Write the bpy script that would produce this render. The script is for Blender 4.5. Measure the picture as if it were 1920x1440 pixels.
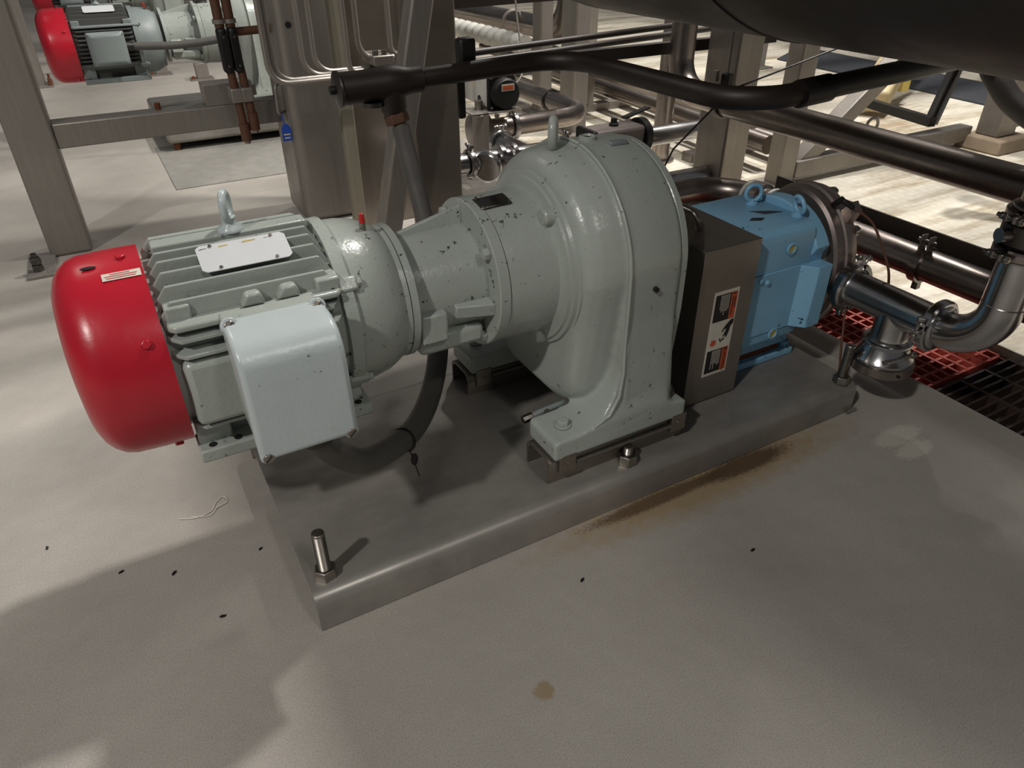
import bpy, bmesh, math, random
from mathutils import Vector, Matrix
random.seed(7)
for o in list(bpy.data.objects): bpy.data.objects.remove(o)
scene = bpy.context.scene
COL = scene.collection
V = Vector
R = math.radians

# ------------------------------------------------------------------ camera
CAM_H, PITCH, ROLL, YAW, FPX = 1.2, R(33.43), R(-0.32), R(61.03), 1350.0
fw = V((math.cos(YAW)*math.cos(PITCH), math.sin(YAW)*math.cos(PITCH), -math.sin(PITCH)))
r0 = V((math.sin(YAW), -math.cos(YAW), 0)); u0 = r0.cross(fw)
rt = r0*math.cos(ROLL) + u0*math.sin(ROLL); up = -r0*math.sin(ROLL) + u0*math.cos(ROLL)
cd = bpy.data.cameras.new('camera'); cam = bpy.data.objects.new('camera', cd); COL.objects.link(cam)
cd.sensor_width = 36; cd.lens = FPX/1920*36; cd.clip_start = .02; cd.clip_end = 200
cam.matrix_world = Matrix(((rt.x, up.x, -fw.x, 0), (rt.y, up.y, -fw.y, 0), (rt.z, up.z, -fw.z, CAM_H), (0, 0, 0, 1)))
scene.camera = cam

# ------------------------------------------------------------------ light
w = bpy.data.worlds.new('hall_ambient'); scene.world = w; w.use_nodes = True
w.node_tree.nodes['Background'].inputs[0].default_value = (.92, .95, 1, 1)
w.node_tree.nodes['Background'].inputs[1].default_value = .095
scene.view_settings.view_transform = 'Standard'; scene.view_settings.look = 'None'
scene.view_settings.gamma = 1; scene.view_settings.use_curve_mapping = False
scene.view_settings.exposure = 0.0
def area(name, loc, sx, sy, watt, col=(1, .965, .915), rz=0):
    l = bpy.data.lights.new(name, 'AREA'); l.shape = 'RECTANGLE'; l.size = sx; l.size_y = sy; l.energy = watt; l.color = col
    o = bpy.data.objects.new(name, l); COL.objects.link(o); o.location = loc; o.rotation_euler = (0, 0, rz); return o
area('high_bay_or_fill_lamp', (2.75, 2.45, 5.2), .30, .30, 240)
area('high_bay_or_fill_lamp', (-3.9, -1.15, 5.2), .3, .3, 270)
area('high_bay_or_fill_lamp', (4.9, 6.4, 5.2), .4, .4, 150)
area('high_bay_or_fill_lamp', (-1.6, 6.6, 5.2), .3, .3, 75)
area('high_bay_or_fill_lamp', (4.5, 3.1, 5.2), .25, .25, 320)
area('high_bay_or_fill_lamp', (1.2, -3.4, 5.2), .5, .5, 70)  # weaker fill light added behind the camera for the front floor

# ------------------------------------------------------------------ mesh helpers
LOC = {}
class MB:
    def __init__(s): s.v = []; s.f = []
    def add(s, vs, fs):
        o = len(s.v); s.v += [V(p) for p in vs]; s.f += [[i+o for i in f] for f in fs]; return s
    def box(s, a, b):
        x0, y0, z0 = a; x1, y1, z1 = b
        return s.add([(x0,y0,z0),(x1,y0,z0),(x1,y1,z0),(x0,y1,z0),(x0,y0,z1),(x1,y0,z1),(x1,y1,z1),(x0,y1,z1)],
                     [(3,2,1,0),(4,5,6,7),(0,1,5,4),(1,2,6,5),(2,3,7,6),(3,0,4,7)])
    def bar(s, p0, p1, w, h, upv=(0,0,1)):
        p0, p1 = V(p0), V(p1); d = (p1-p0).normalized(); u = V(upv)
        sd = d.cross(u)
        if sd.length < 1e-4: sd = d.cross(V((0,1,0)))
        sd.normalize(); u = sd.cross(d).normalized(); a = sd*w/2; b = u*h/2
        return s.add([p0-a-b,p0+a-b,p0+a+b,p0-a+b,p1-a-b,p1+a-b,p1+a+b,p1-a+b],
                     [(3,2,1,0),(4,5,6,7),(0,1,5,4),(1,2,6,5),(2,3,7,6),(3,0,4,7)])
    def loft(s, rings, cap=True):
        n = len(rings[0]); vs = [p for r in rings for p in r]; fs = []
        for k in range(len(rings)-1):
            for i in range(n):
                j = (i+1) % n; fs.append((k*n+i, k*n+j, (k+1)*n+j, (k+1)*n+i))
        if cap: fs.append(tuple(range(n))[::-1]); fs.append(tuple(range((len(rings)-1)*n, len(rings)*n)))
        return s.add(vs, fs)
    def lathe(s, prof, o, d, n=40, cap=True):
        o, d = V(o), V(d).normalized(); a = d.orthogonal().normalized(); b = d.cross(a)
        rings = [[o+d*t+(a*math.cos(2*math.pi*i/n)+b*math.sin(2*math.pi*i/n))*max(r,1e-5) for i in range(n)] for t, r in prof]
        return s.loft(rings, cap)
    def cyl(s, p0, p1, r0, r1=None, n=24):
        p0, p1 = V(p0), V(p1); return s.lathe([(0, r0), ((p1-p0).length, r0 if r1 is None else r1)], p0, p1-p0, n)
    def hexn(s, p0, p1, af, rot=0):
        p0, p1 = V(p0), V(p1); d = (p1-p0).normalized(); a = d.orthogonal().normalized(); b = d.cross(a); q = af/math.sqrt(3)
        ring = lambda p, k: [p+(a*math.cos(R(60*i)+rot)+b*math.sin(R(60*i)+rot))*q*k for i in range(6)]
        return s.loft([ring(p0, 1), ring(p0+(p1-p0)*.85, 1), ring(p1, .9)])
    def sweep(s, pts, r, bend=.05, n=14, cap=True, seg=7):
        pts = [V(p) for p in pts]; path = [pts[0]]
        for i in range(1, len(pts)-1):
            a, b, c = pts[i-1], pts[i], pts[i+1]; d0 = (a-b).normalized(); d1 = (c-b).normalized()
            ang = d0.angle(d1)
            if ang > math.pi-.02: path.append(b); continue
            t = min(bend/math.tan(ang/2), (a-b).length*(.98 if i == 1 else .49), (c-b).length*(.98 if i == len(pts)-2 else .49))
            p, q = b+d0*t, b+d1*t
            m = (d0+d1).normalized(); cc = b+m*(t/math.cos(ang/2))
            va, vb = p-cc, q-cc; tot = va.angle(vb); ax = va.cross(vb).normalized()
            for k in range(seg+1): path.append(cc+Matrix.Rotation(tot*k/seg, 3, ax) @ va)
        path.append(pts[-1])
        return s.tube(path, r, n, cap)
    def tube(s, path, r, n=14, cap=True):
        path = [V(p) for p in path]
        t0 = (path[1]-path[0]).normalized(); a = t0.orthogonal().normalized(); rings = []
        for i, p in enumerate(path):
            t = (path[min(i+1, len(path)-1)]-path[max(i-1, 0)]).normalized()
            a = (a-t*a.dot(t)).normalized(); b = t.cross(a); rr = r[i] if isinstance(r, list) else r
            rings.append([p+(a*math.cos(2*math.pi*k/n)+b*math.sin(2*math.pi*k/n))*rr for k in range(n)])
        return s.loft(rings, cap)
    def prism(s, poly, off):
        off = V(off); a = [V(p) for p in poly]; return s.loft([a, [p+off for p in a]])
    def torus(s, c, nrm, Rr, r, n=28, m=10, sx=1.0, ax=None):
        c, nrm = V(c), V(nrm).normalized(); a = V(ax).normalized() if ax else nrm.orthogonal().normalized(); b = nrm.cross(a)
        vs = []; fs = []
        for i in range(n):
            th = 2*math.pi*i/n; e = (a*math.cos(th)*sx+b*math.sin(th)); e2 = e.normalized()
            for k in range(m):
                ph = 2*math.pi*k/m; vs.append(c+e*Rr+(e2*math.cos(ph)+nrm*math.sin(ph))*r)
        for i in range(n):
            for k in range(m):
                fs.append((i*m+k, ((i+1)%n)*m+k, ((i+1)%n)*m+(k+1)%m, i*m+(k+1)%m))
        return s.add(vs, fs)
    def sphere(s, c, r, n=16, m=10, sc=(1,1,1)):
        rings = []
        for k in range(m+1):
            th = math.pi*k/m; rr = max(math.sin(th), 1e-4)*r
            rings.append([V(c)+V((rr*math.cos(2*math.pi*i/n)*sc[0], rr*math.sin(2*math.pi*i/n)*sc[1], -math.cos(th)*r*sc[2])) for i in range(n)])
        return s.loft(rings)
    def mesh(s, name, org, smooth=35):
        me = bpy.data.meshes.new(name); me.from_pydata([p-org for p in s.v], [], s.f)
        bm = bmesh.new(); bm.from_mesh(me); bmesh.ops.recalc_face_normals(bm, faces=bm.faces); bm.to_mesh(me); bm.free()
        if smooth:
            me.polygons.foreach_set('use_smooth', [True]*len(me.polygons)); me.set_sharp_from_angle(angle=R(smooth))
        return me
    def build(s, name, m, parent=None, bevel=0, smooth=35, label=None, seg=2):
        if parent is None:
            xs = [p.x for p in s.v]; ys = [p.y for p in s.v]; zs = [p.z for p in s.v]
            org = V(((min(xs)+max(xs))/2, (min(ys)+max(ys))/2, min(zs)))
        else: org = LOC[parent.name]
        o = bpy.data.objects.new(name, s.mesh(name, org, smooth)); COL.objects.link(o)
        if parent is None: o.location = org
        else: o.parent = parent
        LOC[o.name] = org
        o.data.materials.append(m)
        if bevel:
            md = o.modifiers.new('bevel', 'BEVEL'); md.width = bevel; md.segments = seg; md.limit_method = 'ANGLE'; md.angle_limit = R(40)
        if label: o['label'] = label
        return o
def tag(o, label, cat, group=None, kind=None):
    o['label'] = label; o['category'] = cat
    if group: o['group'] = group
    if kind: o['kind'] = kind
    return o
def thing(name, label, cat, loc, group=None):
    o = bpy.data.objects.new(name, None); COL.objects.link(o); o.location = loc; o.empty_display_size = .05
    LOC[o.name] = V(loc); return tag(o, label, cat, group)
def struct(o): o['kind'] = 'structure'; return o
def copy_tree(o, loc=None, parent=None, label=None, scale=None):
    c = o.copy(); COL.objects.link(c)
    if parent: c.parent = parent
    if loc is not None: c.location = loc
    if label: c['label'] = label
    if scale: c.scale = scale
    LOC[c.name] = V(loc) if loc is not None else LOC[parent.name]
    for ch in [x for x in o.children]: copy_tree(ch, None, c)
    return c

# ------------------------------------------------------------------ materials
def nodes(name):
    m = bpy.data.materials.new(name); m.use_nodes = True; nt = m.node_tree; return m, nt, nt.nodes['Principled BSDF']
def noise(nt, scale, detail=4, vec=None, rough=.55):
    n = nt.nodes.new('ShaderNodeTexNoise'); n.inputs['Scale'].default_value = scale; n.inputs['Detail'].default_value = detail
    n.inputs['Roughness'].default_value = rough
    if vec: nt.links.new(vec, n.inputs['Vector'])
    return n.outputs[0]
def ramp(nt, fac, stops):
    n = nt.nodes.new('ShaderNodeValToRGB'); nt.links.new(fac, n.inputs[0]); e = n.color_ramp.elements
    while len(e) < len(stops): e.new(.5)
    for el, (p, c) in zip(e, stops): el.position = p; el.color = (*c, 1) if len(c) == 3 else c
    return n.outputs[0]
def mixc(nt, fac, a, b, mode='MIX'):
    n = nt.nodes.new('ShaderNodeMix'); n.data_type = 'RGBA'; n.blend_type = mode
    for sck, val in ((n.inputs[0], fac), (n.inputs[6], a), (n.inputs[7], b)):
        if hasattr(val, 'is_linked'): nt.links.new(val, sck)
        elif isinstance(val, (int, float)): sck.default_value = val
        else: sck.default_value = (*val, 1)
    return n.outputs[2]
def coords(nt, kind='Object', sc=(1,1,1)):
    t = nt.nodes.new('ShaderNodeTexCoord'); m = nt.nodes.new('ShaderNodeMapping'); m.inputs['Scale'].default_value = sc
    nt.links.new(t.outputs[kind], m.inputs[0]); return m.outputs[0]
def worldpos(nt, sc=(1,1,1), loc=(0,0,0)):
    g = nt.nodes.new('ShaderNodeNewGeometry'); m = nt.nodes.new('ShaderNodeMapping'); m.inputs['Scale'].default_value = sc; m.inputs['Location'].default_value = loc
    nt.links.new(g.outputs['Position'], m.inputs[0]); return m.outputs[0]
def bump(nt, bs, h, strength=.2, dist=.002):
    b = nt.nodes.new('ShaderNodeBump'); b.inputs['Strength'].default_value = strength; b.inputs['Distance'].default_value = dist
    nt.links.new(h, b.inputs['Height']); nt.links.new(b.outputs[0], bs.inputs['Normal'])
def lc(h):
    h = h.lstrip('#'); c = [int(h[i:i+2], 16)/255 for i in (0, 2, 4)]
    return tuple(x/12.92 if x <= .04045 else ((x+.055)/1.055)**2.4 for x in c)
def paint(name, col, rough=.38, chip=(.03,.03,.028), amt=.645, dirt=.12, bmp=.3, csc=44):
    m, nt, bs = nodes(name); vec = coords(nt)
    big = noise(nt, 6, 5, vec)
    c = mixc(nt, ramp(nt, big, [(.35, (0,0,0)), (.75, (1,1,1))]), col, tuple(x*(1-dirt) for x in col))
    k = noise(nt, csc, 7, vec, .72); g = noise(nt, 3.2, 2, vec)
    kk = nt.nodes.new('ShaderNodeMath'); kk.operation = 'MULTIPLY_ADD'; nt.links.new(g, kk.inputs[0]); kk.inputs[1].default_value = .22; nt.links.new(k, kk.inputs[2])
    msk = ramp(nt, kk.outputs[0], [(amt+.105, (0,0,0)), (amt+.125, (1,1,1))])
    c = mixc(nt, msk, c, chip); nt.links.new(c, bs.inputs['Base Color'])
    bs.inputs['Roughness'].default_value = rough
    bump(nt, bs, noise(nt, 110, 3, vec), bmp, .0015)
    return m
def steel(name, col=(.36,.34,.32), rough=.34, sc=(2,60,60), var=.25, metal=1.0, bmp=.05):
    m, nt, bs = nodes(name); vec = coords(nt, 'Object', sc); v2 = coords(nt)
    a = noise(nt, 3, 5, vec); b = noise(nt, 4, 4, v2)
    c = mixc(nt, ramp(nt, b, [(.3, (0,0,0)), (.7, (1,1,1))]), col, tuple(x*(1-var) for x in col))
    c = mixc(nt, .3, c, ramp(nt, a, [(.3, tuple(x*.72 for x in col)), (.7, tuple(min(1, x*1.2) for x in col))])); nt.links.new(c, bs.inputs['Base Color'])
    bs.inputs['Metallic'].default_value = metal
    rr = ramp(nt, b, [(.3, (rough*.8,)*3), (.7, (min(1, rough*1.35),)*3)]); nt.links.new(rr, bs.inputs['Roughness'])
    if bmp: bump(nt, bs, a, bmp, .001)
    return m
def plain(name, col, rough=.5, metal=0, bmp=0, bsc=80):
    m, nt, bs = nodes(name); vec = coords(nt); n = noise(nt, 14, 4, vec)
    c = mixc(nt, ramp(nt, n, [(.3, (0,0,0)), (.75, (1,1,1))]), col, tuple(x*.78 for x in col)); nt.links.new(c, bs.inputs['Base Color'])
    bs.inputs['Roughness'].default_value = rough; bs.inputs['Metallic'].default_value = metal
    if bmp: bump(nt, bs, noise(nt, bsc, 3, vec), bmp, .001)
    return m
M = {}
M['green'] = paint('grey_green_paint', lc('a0a69f'), .26, bmp=.45, chip=lc('3a3d3c'))
M['lid'] = paint('pale_grey_paint', lc('b6bfbf'), .3, amt=.675, chip=lc('52585a'))
M['plate'] = paint('label_plate_silver', lc('c9cbcc'), .45, amt=.72, chip=lc('8a8450'), bmp=.05, csc=40)
M['red'] = paint('red_paint', lc('b5182b'), .3, amt=.70, chip=lc('4a0d14'), bmp=.12, dirt=.2)
M['blue'] = paint('sky_blue_paint', lc('86b9d8'), .36, amt=.63, chip=lc('18242c'))
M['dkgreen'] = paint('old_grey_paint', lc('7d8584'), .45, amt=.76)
M['finblack'] = paint('dark_grey_fin_paint', lc('4a4a47'), .55, amt=.8)  # darker grey for the far motor's fins
M['skid'] = steel('worn_stainless_plate', lc('a49f98'), .40, sc=(5,9,5), var=.45, metal=.5)
M['frame'] = steel('brushed_stainless_frame', lc('938d86'), .45, sc=(30,30,1.2), var=.15, metal=.6, bmp=.02)
M['sheet'] = steel('guard_sheet_stainless', lc('958d84'), .4, sc=(3,40,3), var=.25, metal=.85)
M['pipe'] = steel('dull_stainless_pipe', lc('988f89'), .3, sc=(20,20,20), var=.2)
M['polish'] = steel('polished_stainless', lc('bdbbba'), .2, sc=(10,10,10), var=.12, bmp=0)
M['bolt'] = steel('bolt_steel', lc('9a948c'), .33, sc=(30,30,30), var=.2)
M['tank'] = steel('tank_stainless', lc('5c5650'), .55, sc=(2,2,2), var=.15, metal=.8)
M['case'] = steel('rotor_case_stainless', lc('a0948f'), .42, sc=(8,8,8), var=.25, metal=.9)
M['strip'] = steel('pale_channel_stainless', lc('918b7b'), .5, sc=(30,30,1.2), var=.12, metal=.25, bmp=0)
M['dkbolt'] = steel('dark_bolt_steel', lc('5e5a56'), .4, sc=(30,30,30), var=.3)
M['black'] = plain('black_enamel', lc('0f0c0a'), .5)
M['conduit'] = plain('dark_coated_conduit', lc('231a14'), .5)
M['rubber'] = plain('dark_rubber', lc('1d1613'), .65)
M['hose'] = plain('grey_flexible_conduit', lc('55524e'), .5)
M['brown'] = plain('rust_brown_coating', lc('5c3a28'), .6)
M['rust'] = plain('rust', lc('6b3a20'), .85)
M['white'] = plain('white_enamel', lc('d4d3cc'), .4)
M['cream'] = plain('cream_paint', lc('c9b78f'), .55)
M['orange'] = plain('orange_print', lc('c8562c'), .5)
M['ink'] = plain('black_print', lc('141312'), .5)
M['paper'] = plain('label_white', lc('d8d2c4'), .5)
M['tagblue'] = plain('blue_tag', lc('2d55b8'), .4)
M['lever'] = plain('blue_lever', lc('20305e'), .4)
M['yellow'] = plain('yellow_plug', lc('c9b45a'), .3)
M['redcap'] = plain('red_cap', lc('c02020'), .4)
M['redgrate'] = plain('red_grating', lc('b24a3c'), .55)
M['dkgrate'] = plain('dark_grating', lc('3a2a24'), .6)
M['corr'] = plain('white_corrugated', lc('c2c0b8'), .45)
M['mat'] = plain('dark_mat', lc('33353a'), .75)
M['pad'] = plain('concrete_pad', lc('8a7a66'), .85, bmp=.3)
M['dark'] = plain('dark_void', lc('0d0c0b'), .8)
def floor_mat(name, ca, cb, stain=True, dots=False):
    m, nt, bs = nodes(name); vec = worldpos(nt)
    a = noise(nt, 1.1, 6, vec, .6); b = noise(nt, 340, 3, vec, .75); d = noise(nt, 9, 5, vec, .6)
    c = mixc(nt, ramp(nt, a, [(.35, (0,0,0)), (.68, (1,1,1))]), ca, cb)
    c = mixc(nt, .5, c, ramp(nt, d, [(.3, tuple(x*.82 for x in ca)), (.72, ca)]), 'MIX')
    c = mixc(nt, .6, c, ramp(nt, b, [(.32, (.45,.45,.45)), (.55, (1,1,1))]), 'MULTIPLY')
    if stain:
        # rusty seep along the front of the skid, a dark grit rim and pale scuffs on the right
        def blob(cx, cy, sx, sy, thr, sc, col, c, w=1.0):
            v = worldpos(nt, (1/sx, 1/sy, 0), (-cx/sx, -cy/sy, 0)); L = nt.nodes.new('ShaderNodeVectorMath'); L.operation = 'LENGTH'; nt.links.new(v, L.inputs[0])
            n = noise(nt, sc, 6, vec, .7); s = nt.nodes.new('ShaderNodeMath'); s.operation = 'MULTIPLY_ADD'; nt.links.new(n, s.inputs[0]); s.inputs[1].default_value = -1.5; nt.links.new(L.outputs['Value'], s.inputs[2])
            f = ramp(nt, s.outputs[0], [(0, (w,)*3), (thr, (0,0,0))]); return mixc(nt, f, c, col)
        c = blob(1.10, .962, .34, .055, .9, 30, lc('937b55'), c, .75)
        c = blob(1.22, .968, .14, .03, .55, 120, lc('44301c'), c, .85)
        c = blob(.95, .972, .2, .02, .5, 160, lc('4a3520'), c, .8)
        c = blob(.433, .668, .022, .02, .3, 30, lc('8d7a58'), c, .8)
        c = blob(1.665, .85, .09, .035, .3, 110, lc('c9c2b5'), c, .55)
        c = blob(1.655, .79, .07, .03, .3, 110, lc('c9c2b5'), c, .55)
    if dots:
        v = worldpos(nt, (18, 18, 0)); vo = nt.nodes.new('ShaderNodeTexVoronoi'); vo.inputs['Scale'].default_value = 1; vo.inputs['Randomness'].default_value = .25; nt.links.new(v, vo.inputs['Vector'])
        c = mixc(nt, .5, c, ramp(nt, vo.outputs['Distance'], [(.18, (1,1,1)), (.4, (.8,.78,.74))]), 'MULTIPLY')
        g = noise(nt, 3.0, 6, worldpos(nt, (.25, 1.6, 1)), .7)
        c = mixc(nt, .8, c, ramp(nt, g, [(.36, lc('a58f6c')), (.52, (1,1,1))]), 'MULTIPLY')  # streaky shade along X is put into the floor colour
    nt.links.new(c, bs.inputs['Base Color'])
    bs.inputs['Roughness'].default_value = .62
    bump(nt, bs, noise(nt, 700, 2, vec, .6), .25, .001)
    return m
M['floor'] = floor_mat('sealed_concrete', lc('b2aca3'), lc('867f77'))
M['floor2'] = floor_mat('pale_coated_concrete', lc('dcd6c8'), lc('c3baa6'), False, True)

# ------------------------------------------------------------------ setting
def slab(name, a, b, m): return struct(MB().box(a, b).build(name, m, None, 0, 0))
slab('floor', (-14,-7,-.3), (1.96,24,0), M['floor'])
slab('floor', (2.38,-7,-.3), (24,24,0), M['floor2'])
slab('floor', (1.96,2.5,-.3), (2.38,24,0), M['floor2'])
slab('floor', (1.96,-7,-.3), (2.38,-2.5,0), M['floor'])
slab('floor', (1.96,-2.5,-.34), (2.38,2.5,-.3), M['dark'])
slab('wall_back', (-14,24,-.3), (24,24.2,6), M['pad'])
slab('wall_right', (24,-7,-.3), (24.2,24,6), M['pad'])

# drain gratings: red moulded panel and dark panel lying in the trench
def grating(name, label, x0, x1, y0, y1, nx, ny, tx, ty, z0, z1, m):
    t = thing(name, label, 'grating', ((x0+x1)/2, (y0+y1)/2, z0))
    first = None
    for i in range(nx+1):
        x = x0+(x1-x0)*i/nx
        if first is None: first = MB().box((x-tx/2, y0, z0), (x+tx/2, y1, z1)).build('grating_bar', m, t, 0, 0)
        else:
            c = first.copy(); COL.objects.link(c); c.location = (x-x0, 0, 0)
    first = None
    for i in range(ny+1):
        y = y0+(y1-y0)*i/ny
        if first is None: first = MB().box((x0, y-ty/2, z0+.004), (x1, y+ty/2, z1-.002)).build('cross_bar', m, t, 0, 0)
        else:
            c = first.copy(); COL.objects.link(c); c.location = (0, y-y0, 0)
grating('floor_grating', 'red moulded square-mesh grating in the floor drain beneath the pipe tee', 1.985, 2.36, .985, 2.0, 9, 24, .009, .009, -.05, -.022, M['redgrate'])
grating('floor_grating', 'dark rusty bar grating in the floor drain at the right edge', 1.985, 2.36, -.4, .955, 3, 44, .012, .008, -.055, -.02, M['dkgrate'])
struct(MB().box((1.963,-2.5,-.06), (1.985,2.5,-.03)).box((2.36,-2.5,-.06), (2.378,2.5,-.03)).build('trim_1', M['rust'], None, 0, 0))

# ------------------------------------------------------------------ main skid
AY, AZ = 1.307, .54        # shaft line
SX0, SX1, SY0, SY1, SZ = .116, 1.652, .994, 1.62, .095
def skid_prof(x):
    pts = []; rb = .03
    outer = [(SY0, .003)] + [(SY0+rb-rb*math.cos(R(a)), SZ-rb+rb*math.sin(R(a))) for a in range(0, 91, 15)]
    outer += [(SY1-rb+rb*math.sin(R(a)), SZ-rb+rb*math.cos(R(a))) for a in range(0, 91, 15)] + [(SY1, .003)]
    th = .008; ri = rb-th
    inner = [(SY1-th, .003)] + [(SY1-rb+ri*math.cos(R(a)), SZ-rb+ri*math.sin(R(a))) for a in range(0, 91, 15)]
    inner += [(SY0+rb-ri*math.sin(R(a)), SZ-rb+ri*math.cos(R(a))) for a in range(0, 91, 15)] + [(SY0+th, .003)]
    return [V((x, y, z)) for y, z in outer+inner]
sk = thing('skid_plate', 'long bent stainless steel skid plate on the floor under the whole pump set', 'skid', ((SX0+SX1)/2, AY, 0))
mb = MB(); mb.loft([skid_prof(SX0), skid_prof(SX1)], cap=False)
n = len(skid_prof(0)); h = n//2
for k, fl in ((0, 0), (n, 1)):
    for i in range(h-1): mb.f.append([k+i, k+i+1, k+n-2-i, k+n-1-i])
mb.build('folded_plate', M['skid'], sk)
MB().cyl((SX1-.03, .985, .012), (SX1+.006, .985, .012), .005).build('weld_bead', M['polish'], sk)
def stud(name, x, y, z0, z1, r, label):
    t = thing(name, label, 'anchor bolt', (x, y, z0))
    prof = [(0, r)]; zz = .0
    while zz < (z1-z0)-.006: prof += [(zz, r*.9), (zz+.0012, r), (zz+.0024, r*.9)]; zz += .0024
    prof += [(z1-z0-.005, r), (z1-z0-.001, r*.97), (z1-z0, r*.8)]
    MB().lathe(prof, (x, y, z0), (0,0,1), 20).build('threaded_rod', M['bolt'], t, smooth=60)
    MB().hexn((x, y, z0), (x, y, z0+.023), .04, .5).build('hex_nut', M['bolt'], t, .001)
    return t
stud('anchor_stud', .153, 1.044, SZ, .212, .0128, 'threaded anchor stud with hex nut at the near left corner of the skid')
stud('anchor_stud', 1.612, 1.022, SZ, .215, .0128, 'threaded anchor stud with hex nut at the right end of the skid by the tee')

# ------------------------------------------------------------------ motor
def arc(c, r, a0, a1, n): return [(c[0]+r*math.cos(R(a0+(a1-a0)*i/n)), c[1]+r*math.sin(R(a0+(a1-a0)*i/n))) for i in range(n+1)]
def motor(name, label, group, body, finm, lid, style):
    t = thing(name, label, 'motor', (.15, AY, .362), group)
    o = (0, AY, AZ)
    # fan cover
    prof = [(.0, .178), (.0, .181)] + [(-x, r) for x, r in [(.05,.181),(.095,.179),(.112,.174),(.126,.164),(.137,.150),(.145,.13),(.149,.10),(.15,.06),(.15,.0)]]
    fc = MB().lathe([(-.15+.15+x, r) for x, r in prof], o, (1,0,0), 64).build('fan_cover', M['red'], t, smooth=50)
    for a in (28, 150, -60, 84):
        e = V((0, -math.cos(R(a)), math.sin(R(a)))); p = V((-.028, AY, AZ))+e*.18
        MB().hexn(p, p+e*.007, .014).build('cover_screw', M['red'], fc, .001)
    # sticker on the cover: a curved sheet
    mb = MB(); nn = 6; rows = []
    for k in range(nn+1):
        a = R(66+5.2*k/nn*1.0); rows.append([V((x, AY-math.cos(a)*.1825, AZ+math.sin(a)*.1825)) for x in (-.062, -.004)])
    mb.add([p for r_ in rows for p in r_], [(2*k, 2*k+1, 2*k+3, 2*k+2) for k in range(nn)])
    if style == 'near':
        st = mb.build('sticker', M['paper'], fc)
        for k, (a, x0, x1) in enumerate([(67.2,-.056,-.012),(68.6,-.058,-.01),(70,-.05,-.02)]):
            q = R(a); e = V((0, -math.cos(q), math.sin(q))); c = V((0, AY, AZ))+e*.1832; tg = V((0, math.sin(q), math.cos(q)))*.0006
            MB().add([c+V((x0,0,0))-tg, c+V((x1,0,0))-tg, c+V((x1,0,0))+tg, c+V((x0,0,0))+tg], [(0,1,2,3)]).build('print_line', M['redcap'], st, 0, 0)
    if style == 'near':
        a = R(79); e = V((0, -math.cos(a), math.sin(a))); tt = V((0, math.sin(a), math.cos(a))); c = V((-.078, AY, AZ))+e*.1815
        MB().loft([[c+V((.012*math.cos(R(q)),0,0))+tt*.0045*math.sin(R(q))+e*k for q in range(0,360,30)] for k in (0,.0006)]).build('slot_hole', M['dark'], fc, 0, 0)
    # stator body
    MB().lathe([(.0,.155),(.30,.155)], o, (1,0,0), 56).build('stator_frame', body, t)
    # standing fins on top and bottom, lying fins on the sides
    def fin_top(y, sgn):
        zt = AZ+sgn*math.sqrt(.187**2-y*y); zb = AZ+sgn*math.sqrt(max(.15**2-y*y, .02**2))
        pts = [(.004, zb), (.004, zt-sgn*.022), (.022, zt), (.275, zt), (.298, zt-sgn*.035), (.298, zb)]
        return MB().prism([(x, AY+y-.0035, z) for x, z in pts], (0, .007, 0))
    for y in (-.13,-.108,-.084,-.06,-.036,.036,.06,.084,.108,.13):
        fin_top(y, 1).build('cooling_fin', finm, t, .0015, 0)
    for y in (-.1,-.06,-.02,.02,.06,.1): fin_top(y, -1).build('cooling_fin', finm, t, 0, 0)
    def fin_side(z, sgn):
        yt = sgn*math.sqrt(.187**2-z*z); yb = sgn*.148*math.cos(math.asin(max(-.9, min(.9, z/.16))))
        pts = [(.004, yb), (.004, yt-sgn*.022), (.022, yt), (.275, yt), (.298, yt-sgn*.035), (.298, yb)]
        return MB().prism([(x, AY+y, AZ+z-.0035) for x, y in pts], (0, 0, .007))
    zs = (.078,.053,-.1) if style == 'near' else (.08,.06,.04,.02,0,-.02,-.04,-.06,-.08)
    for z in zs: fin_side(z, -1).build('cooling_fin', finm, t, .0015, 0)
    for z in (.08,.05,.02,-.02,-.05,-.08): fin_side(z, 1).build('cooling_fin', finm, t, 0, 0)
    # flat rail on top, shelf above the conduit box, side boss
    MB().box((.02, AY-.018, .70), (.285, AY+.018, .7275)).build('top_rail', body, t, .003)
    for s in (-1, 1):
        mb = MB().prism([(.008, AY+s*.155, .632), (.018, AY+s*.165, .632), (.288, AY+s*.165, .632), (.296, AY+s*.15, .632), (.296, AY+s*.09, .632), (.008, AY+s*.09, .632)], (0, 0, .012))
        mb.box((.01, AY+s*.14 if s < 0 else AY+.09, .632), (.05, AY-.09 if s < 0 else AY+.14, .668))
        mb.box((.255, AY+s*.15 if s < 0 else AY+.09, .632), (.297, AY-.09 if s < 0 else AY+.15, .665))
        mb.build('frame_shelf', body, t, .004)
        if s < 0: MB().cyl((.282, AY-.145, .644), (.282, AY-.145, .6455), .006, n=14).build('bolt_hole', M['dark'], t)
    if style == 'near': MB().box((.012, 1.128, .455), (.25, 1.2, .582)).build('box_boss', body, t, .012)
    if style == 'near':
        for x in (.125, .185): MB().prism([(x, AY-.150, .645), (x+.012, AY-.152, .668), (x+.036, AY-.152, .668), (x+.042, AY-.150, .645)], (0, .03, 0)).build('cast_boss', body, t, .005)
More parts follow.
